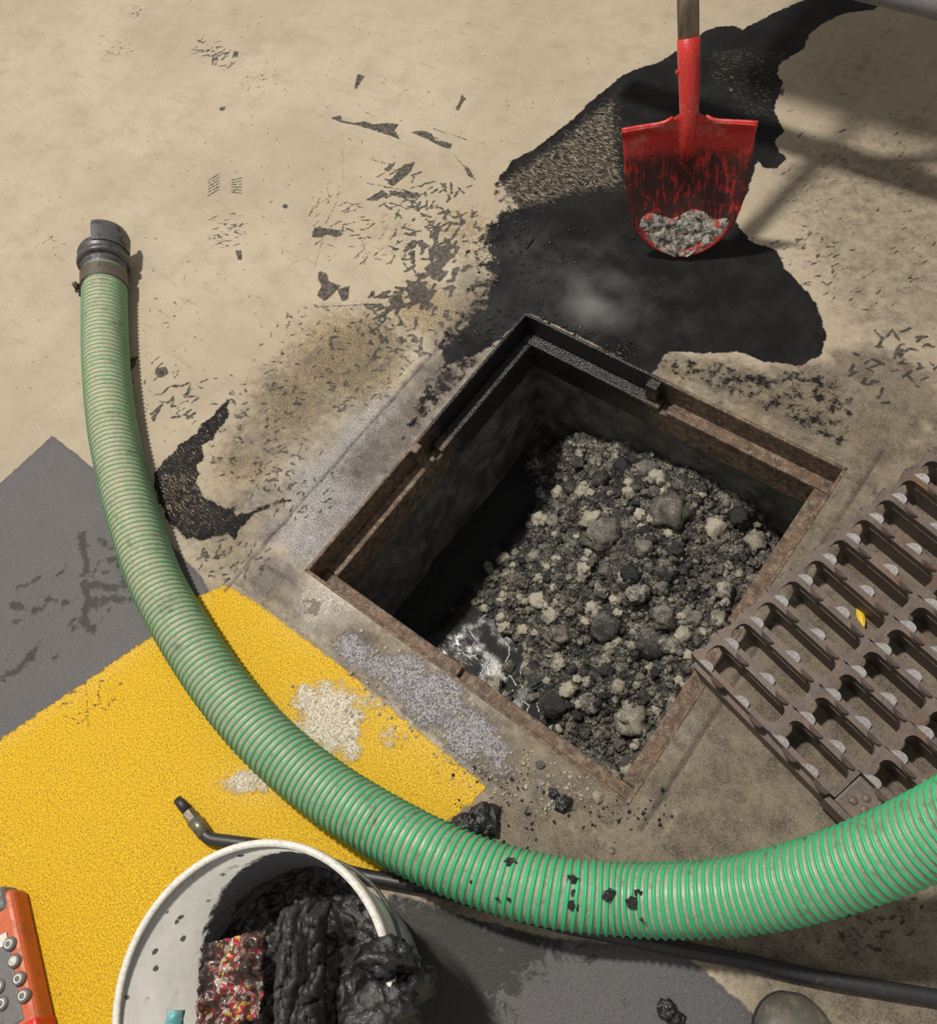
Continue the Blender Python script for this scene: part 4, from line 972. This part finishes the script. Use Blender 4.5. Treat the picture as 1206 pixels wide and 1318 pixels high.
# ================================================================== bucket
BX, BY, BH = .146, -.813, .330
bkt = tag(empty('bucket', (BX, BY, 0)), 'dirty white plastic bucket standing on the yellow paint, full of black sludge', 'bucket')
prof = [(0, .004), (.124, .004), (.1275, .012), (.160, BH - .012), (.1575, BH - .010)]
MB().lathe([(0, 0.0), (.126, 0.0), (.1285, .006), (.1610, BH - .006), (.1585, BH - .003), (.1262, .010), (0, .008)], 96).build('bucket_wall', M['bucket'], bkt, True)
MB().lathe([(.1570, BH - .004), (.1575, BH + .0015), (.1625, BH + .0025), (.1660, BH), (.1665, BH - .010), (.1640, BH - .011), (.1628, BH - .004)], 96, True).build('rim', M['white'], bkt, True)
MB().lathe([(.1590, BH - .036), (.1630, BH - .036), (.1635, BH - .041), (.1590, BH - .042)], 96, True).build('reinforcing_band', M['bucket'], bkt, True)
def bl_(u, v, z): return Vector(U(u, v, z)) - Vector((BX, BY, 0))
# bail handle hanging down the far side
ea = math.atan2(*(bl_(536, 1262, .27).yx)); a2 = ea + math.pi
pts = []
for i in range(33):
    a = ea + (a2 - ea) * i / 32; dr = math.sin(math.pi * i / 32)
    zz_ = BH - .045 - .075 * dr; pts.append(((.1665 - .12 * (.285 - zz_) * dr) * math.cos(a), (.1665 - .12 * (.285 - zz_) * dr) * math.sin(a), zz_))
bail = MB().tube(pts, .0026, 8).build('bail_handle', M['coup'], bkt, True)
for a in (ea, a2):
    m = MB().tube([(.158, 0, BH - .05), (.178, 0, BH - .05)], [.017, .014], 16); m.v = [rotz(v, a) for v in m.v]; m.build('bail_ear', M['bare'], bkt)
# printed band on the right flank
vs = []; fs = []
for i in range(15):
    a = ea - .10 + .34 * i / 14
    for z in (.13, .245):
        r = .1290 + (.1610 - .1285) * (z - .006) / (BH - .012) + .0006; vs.append((r * math.cos(a), r * math.sin(a), z))
for i in range(14): fs.append((2 * i, 2 * i + 2, 2 * i + 3, 2 * i + 1))
lb = mesh('printed_label', vs, fs, M['label_red'], bkt, True); lb['label'] = 'red printed strip'; lb.modifiers.new('solid', 'SOLIDIFY').thickness = .0006
# sludge filling
nr, na = 60, 140; vs = [(0, 0, 0)]; fs = []
def slz(x, y):
    base = .205 + .055 * max(-1, min(1.4, (x * .80 + y * .20) / .11))
    hump = .055 * math.exp(-(((x - .055) / .06) ** 2 + ((y + .015) / .10) ** 2))
    k = mnoise.fractal(Vector((x * 22, y * 22, 1)), .6, 2.1, 6) * .022 + abs(mnoise.noise(Vector((x * 75, y * 75, 4)))) * .012
    return base + hump + k
for j in range(1, nr + 1):
    for i in range(na):
        a = 2 * math.pi * i / na; rr = j / nr
        z = slz(rr * .14 * math.cos(a), rr * .14 * math.sin(a)); lim = .1262 + (.1585 - .1262) * (min(max(z, .02), BH - .004) - .010) / (BH - .013) - .0012; x = rr * lim * math.cos(a); y = rr * lim * math.sin(a)
        vs.append((x, y, min(z, BH + .012)))
vs[0] = (0, 0, slz(0, 0))
for i in range(na): fs.append((0, 1 + i, 1 + (i + 1) % na))
for j in range(nr - 1):
    for i in range(na): fs.append((1 + j * na + i, 1 + (j + 1) * na + i, 1 + (j + 1) * na + (i + 1) % na, 1 + j * na + (i + 1) % na))
sg = mesh('bucket_sludge', vs, fs, M['sludge'], None, True, (BX, BY, 0)); tag(sg, 'glossy black sludge heaped inside the white bucket', 'sludge', kind='stuff')
def sheet(name, p0, du, dv, n1, n2, fz, mat, label, cat, thick=.0015):
    vs = []; fs = []
    for j in range(n2 + 1):
        for i in range(n1 + 1):
            u = i / n1; v = j / n2; p = p0 + du * u + dv * v; vs.append((p.x, p.y, p.z + fz(u, v)))
    for j in range(n2):
        for i in range(n1):
            o = j * (n1 + 1) + i; fs.append((o, o + 1, o + n1 + 2, o + n1 + 1))
    o = mesh(name, vs, fs, M[mat], None, True); s_ = o.modifiers.new('solid', 'SOLIDIFY'); s_.thickness = thick; return tag(o, label, cat)
M['rag'] = mat_gloss('soaked_black_cloth', (.030, .028, .030), .40, 260, .6, .002)
ZB = .27
a, b, c = UV(358, 1170, ZB + .035), UV(420, 1160, ZB + .04), UV(352, 1330, ZB + .02)
def fold(u, v):
    w_ = mnoise.fractal(Vector((u * 2.0, v * 3.0, 2)), .8, 2, 4)
    r_ = 1 - abs(math.sin(u * 6.0 + v * 1.2 + w_ * 1.6)); r2 = 1 - abs(mnoise.noise(Vector((u * 5, v * 3, 7))))
    return .020 * r_ + .012 * r2 + .010 * w_ - .03 * (1 - min(1, v * 6)) - .02 * abs(2 * u - 1) ** 4
sheet('rag', a, b - a, c - a, 44, 60, fold, 'rag', 'soaked dark grey folded rag lying on the sludge in the bucket', 'rag', .003)
a, b, c = UV(262, 1215, ZB - .03), UV(345, 1195, ZB - .01), UV(250, 1330, ZB - .03)
def crump(u, v): return .022 * mnoise.fractal(Vector((u * 3.2, v * 3.2, 8)), .8, 2, 4) + .010 * abs(mnoise.noise(Vector((u * 9, v * 9, 3))))
sheet('wrapper', a, b - a, c - a, 26, 26, crump, 'wrapper', 'crumpled red and white printed wrapper half buried in the bucket sludge', 'wrapper', .0006)
a, b, c = UV(217, 1298, ZB - .02), UV(238, 1300, ZB - .02), UV(212, 1335, ZB - .02)
sheet('plastic_scrap', a, b - a, c - a, 8, 10, lambda u, v: .012 * math.sin(u * 3.1) + .004 * mnoise.noise(Vector((u * 5, v * 5, 1))), 'teal', 'small teal plastic scrap at the left inside the bucket', 'scrap', .001)
# sludge slopped over the right rim
me = clod_mesh('sludge_clot', 31, 4, .8, .4); me.polygons.foreach_set('use_smooth', np.ones(len(me.polygons), dtype=bool)); me.materials.append(M['sludge'])
for px, z, s, sc, lb in (((500, 1232), .325, .026, (.8, 1.1, 1), 'black sludge clot hanging over the right rim of the bucket'), ((510, 1285), .30, .034, (.9, 1.2, 1.1), 'larger black sludge clot slopped down the outside of the bucket by its ear'), ((487, 1300), .33, .030, (1, 1.2, .7), 'black sludge clot on the rim at the lower right of the bucket')):
    p = UV(*px, z); q_ = put_clod(me, p - Vector((BX, BY, 0)), s, lb, None, 'sludge_clot', None, rot=(.2, .3, s * 90), scl=sc); q_.parent = sg

# ================================================================== remote control at lower left
ra = math.atan2(*( (U(50, 1318, .05) - U(15, 1150, .05))[:2][::-1]))
r0 = U(47, 1300, .045)
rem = tag(empty('remote_control', (r0[0], r0[1], 0), (0, 0, ra)), 'orange and red radio remote control with round buttons lying on the yellow paint', 'remote control')
# local: x along the right hand long edge (towards the photo bottom), y across; interior is on -y side
sgn = 1 if (Matrix.Rotation(-ra, 3, 'Z') @ (UV(0, 1250, .05) - UV(46, 1300, 0))).y > 0 else -1
def rbox(name, x0, x1, y0, y1, z0, z1, mat, parent=rem, bv=.006):
    ya, yb = sorted((sgn * y0, sgn * y1)); return bevel(MB().box((x0, ya, z0), (x1, yb, z1)).build(name, M[mat], parent), bv, 3)
rbox('housing', -.19, .05, .0, .15, 0, .045, 'orange', bv=.010)
rbox('front_cover', .008, .062, -.001, .151, .002, .050, 'red', bv=.006)
rbox('bumper', -.200, -.160, .010, .140, .003, .050, 'grey', bv=.010)
rbox('button_panel', -.130, .004, .020, .130, .040, .0465, 'grey', bv=.003)
def knob(u, v, yel=False):
    p = Matrix.Rotation(-ra, 3, 'Z') @ (UV(u, v, .056) - Vector((r0[0], r0[1], 0)))
    kb = MB().lathe([(0, .006), (.0078, .006), (.0096, .0045), (.0105, 0)], 20).build('button', M['grey'], rem, True, (p.x, p.y, .0455))
    MB().lathe([(.0040, .0058), (.0044, .0070), (.0062, .0070), (.0066, .0058)], 20, True).build('button_ring', M['white'], kb, True)
    if yel: MB().lathe([(0, .0068), (.0038, .0066), (.0041, .0050)], 16).build('button_cap', M['white'], kb, True)
for k_ in ((8, 1215, False), (14, 1237, True), (20, 1260, False), (26, 1282, False), (-6, 1270, False), (-14, 1240, False), (-2, 1292, False)): knob(*k_)
rbox('name_plate', -.128, -.110, .020, .045, .0462, .0475, 'white', bv=.0008)

# ================================================================== boot at lower right
t0 = UV(1020, 1276, .03); hdn = Vector(((UV(1024, 1400, 0) - UV(1020, 1276, 0)).xy)).normalized()
boot = tag(empty('work_boot', (t0.x, t0.y, 0), (0, 0, math.atan2(hdn.y, hdn.x))), 'dirty dark grey work boot toe at the bottom right on the concrete', 'boot')
def bsec(x, hw, z0, z1, n=16, pw=2.4):
    out = []
    for i in range(n):
        a = 2 * math.pi * i / n; c_, s_ = math.cos(a), math.sin(a)
        out.append((x, hw * math.copysign(abs(c_) ** (2 / pw), c_), (z0 + z1) / 2 + (z1 - z0) / 2 * math.copysign(abs(s_) ** (2 / pw), s_)))
    return out
def loft(secs):
    n = len(secs[0]); vs = [p for s_ in secs for p in s_]; fs = [tuple(range(n))[::-1], tuple((len(secs) - 1) * n + i for i in range(n))]
    for j in range(len(secs) - 1):
        for i in range(n): fs.append((j * n + i, j * n + (i + 1) % n, (j + 1) * n + (i + 1) % n, (j + 1) * n + i))
    return MB().add(vs, fs)
def toe(x, L=.055): return math.sqrt(max(0, 1 - ((L - x) / L) ** 2)) if x < L else 1
xs = [.001, .004, .010, .018, .028, .040, .055, .08, .11, .15, .19, .23, .26, .28, .29]
def wid(x): return .050 * toe(x) * (1 - .16 * math.exp(-((x - .16) / .05) ** 2)) * (1 if x < .26 else math.sqrt(max(.02, 1 - ((x - .26) / .032) ** 2)))
loft([bsec(x, wid(x) + .002, .0, .022, 20, 5) for x in xs]).build('sole', M['black_rubber'], boot, True)
hts = lambda x: .020 + .043 * toe(x, .05) + (.055 * max(0, (x - .09) / .12) if x < .21 else .055 + .02)
loft([bsec(x + .003, wid(x) - .001, .016, hts(x), 20, 2.3) for x in xs]).build('upper', M['boot'], boot, True)
loft([bsec(x + .0015, wid(x) + .0012, .018, .0215 + .043 * toe(x, .05), 20, 2.3) for x in xs[:7]]).build('toe_cap', M['boot'], boot, True)
sh_ = MB()
for z, r, xx in ((.10, .046, .215), (.14, .046, .220), (.19, .050, .225), (.24, .055, .225)):
    sh_.v += [(xx + r * 1.15 * math.cos(2 * math.pi * i / 20), r * math.sin(2 * math.pi * i / 20), z) for i in range(20)]
for j in range(3):
    for i in range(20): sh_.f.append((j * 20 + i, j * 20 + (i + 1) % 20, (j + 1) * 20 + (i + 1) % 20, (j + 1) * 20 + i))
shf = sh_.build('boot_shaft', M['boot'], boot, True); shf.modifiers.new('solid', 'SOLIDIFY').thickness = .003

# ================================================================== vehicle at upper right (lower rail in view)
ra_, rb_ = UV(1080, -37, .42), UV(1230, -2, .42); rd_ = (rb_ - ra_).normalized()
veh = tag(empty('service_truck', (ra_.x, ra_.y, 0)), 'grey steel lower rail of the service truck at the upper right edge', 'truck')
P0 = ra_ - rd_ * .6 - Vector((ra_.x, ra_.y, 0)); P1 = ra_ + rd_ * 1.8 - Vector((ra_.x, ra_.y, 0))
MB().tube([P0, P1], .035, 20).build('side_rail', M['rail'], veh, True)
nn_ = Vector((-rd_.y, rd_.x, 0))
if nn_.y < 0: nn_ = -nn_
bx = MB(); q0 = P0 + nn_ * .0; q1 = P1 + nn_ * .0
for z in (.92, 2.1): bx.v += [(q0.x, q0.y, z), (q1.x, q1.y, z), (q1.x + nn_.x * 1.6, q1.y + nn_.y * 1.6, z), (q0.x + nn_.x * 1.6, q0.y + nn_.y * 1.6, z)]
bx.f += [(0,3,2,1),(4,5,6,7),(0,1,5,4),(1,2,6,5),(2,3,7,6),(3,0,4,7)]
bevel(bx.build('unseen_body', M['vehicle'], veh), .03, 3)  # truck body out of view, placed and raised to shade the floor softly
for f_ in (.22, .5, .9):
    pp_ = P0.lerp(P1, f_); MB().tube([pp_, Vector((pp_.x + nn_.x * .05, pp_.y + nn_.y * .05, .95))], .018, 12).build('rail_bracket', M['rail'], veh, True)

# ================================================================== wisps of steam by the back corner of the pit
def steam(px, z, rad, dens, label):
    bm = bmesh.new(); bmesh.ops.create_icosphere(bm, subdivisions=3, radius=1.0)
    c_ = UV(px[0], px[1], z)
    for v in bm.verts: v.co = Vector((v.co.x * rad[0], v.co.y * rad[1], v.co.z * rad[2])) * (1 + .2 * mnoise.noise(v.co * 2))
    me = bpy.data.meshes.new('steam_wisp'); bm.to_mesh(me); bm.free()
    m = bpy.data.materials.new('steam'); m.use_nodes = True; nt = m.node_tree; nt.nodes.remove(nt.nodes['Principled BSDF'])
    vs_ = nt.nodes.new('ShaderNodeVolumeScatter'); vs_.inputs['Color'].default_value = (.95, .95, .97, 1)
    tc = nt.nodes.new('ShaderNodeTexCoord'); nz = nt.nodes.new('ShaderNodeTexNoise'); nz.inputs['Scale'].default_value = 11; nz.inputs['Detail'].default_value = 3
    ln_ = nt.nodes.new('ShaderNodeVectorMath'); ln_.operation = 'LENGTH'; dv = nt.nodes.new('ShaderNodeVectorMath'); dv.operation = 'DIVIDE'; dv.inputs[1].default_value = rad
    fall = nt.nodes.new('ShaderNodeMapRange'); fall.inputs[1].default_value = .95; fall.inputs[2].default_value = .15
    rp = nt.nodes.new('ShaderNodeMapRange'); rp.inputs[1].default_value = .42; rp.inputs[2].default_value = .68
    mu = nt.nodes.new('ShaderNodeMath'); mu.operation = 'MULTIPLY'; m2 = nt.nodes.new('ShaderNodeMath'); m2.operation = 'MULTIPLY'; m2.inputs[1].default_value = dens
    L_ = nt.links.new
    L_(tc.outputs['Object'], nz.inputs['Vector']); L_(tc.outputs['Object'], dv.inputs[0]); L_(dv.outputs[0], ln_.inputs[0]); L_(ln_.outputs['Value'], fall.inputs[0]); L_(nz.outputs[0], rp.inputs[0])
    L_(fall.outputs[0], mu.inputs[0]); L_(rp.outputs[0], mu.inputs[1]); L_(mu.outputs[0], m2.inputs[0]); L_(m2.outputs[0], vs_.inputs['Density']); L_(vs_.outputs[0], nt.nodes['Material Output'].inputs['Volume'])
    me.materials.append(m); o = link('steam_wisp', me); o.location = c_; return tag(o, label, 'steam', kind='stuff')
steam((765, 385), .075, (.115, .085, .070), 9.0, 'thin grey wisp of steam over the black spill behind the pit')
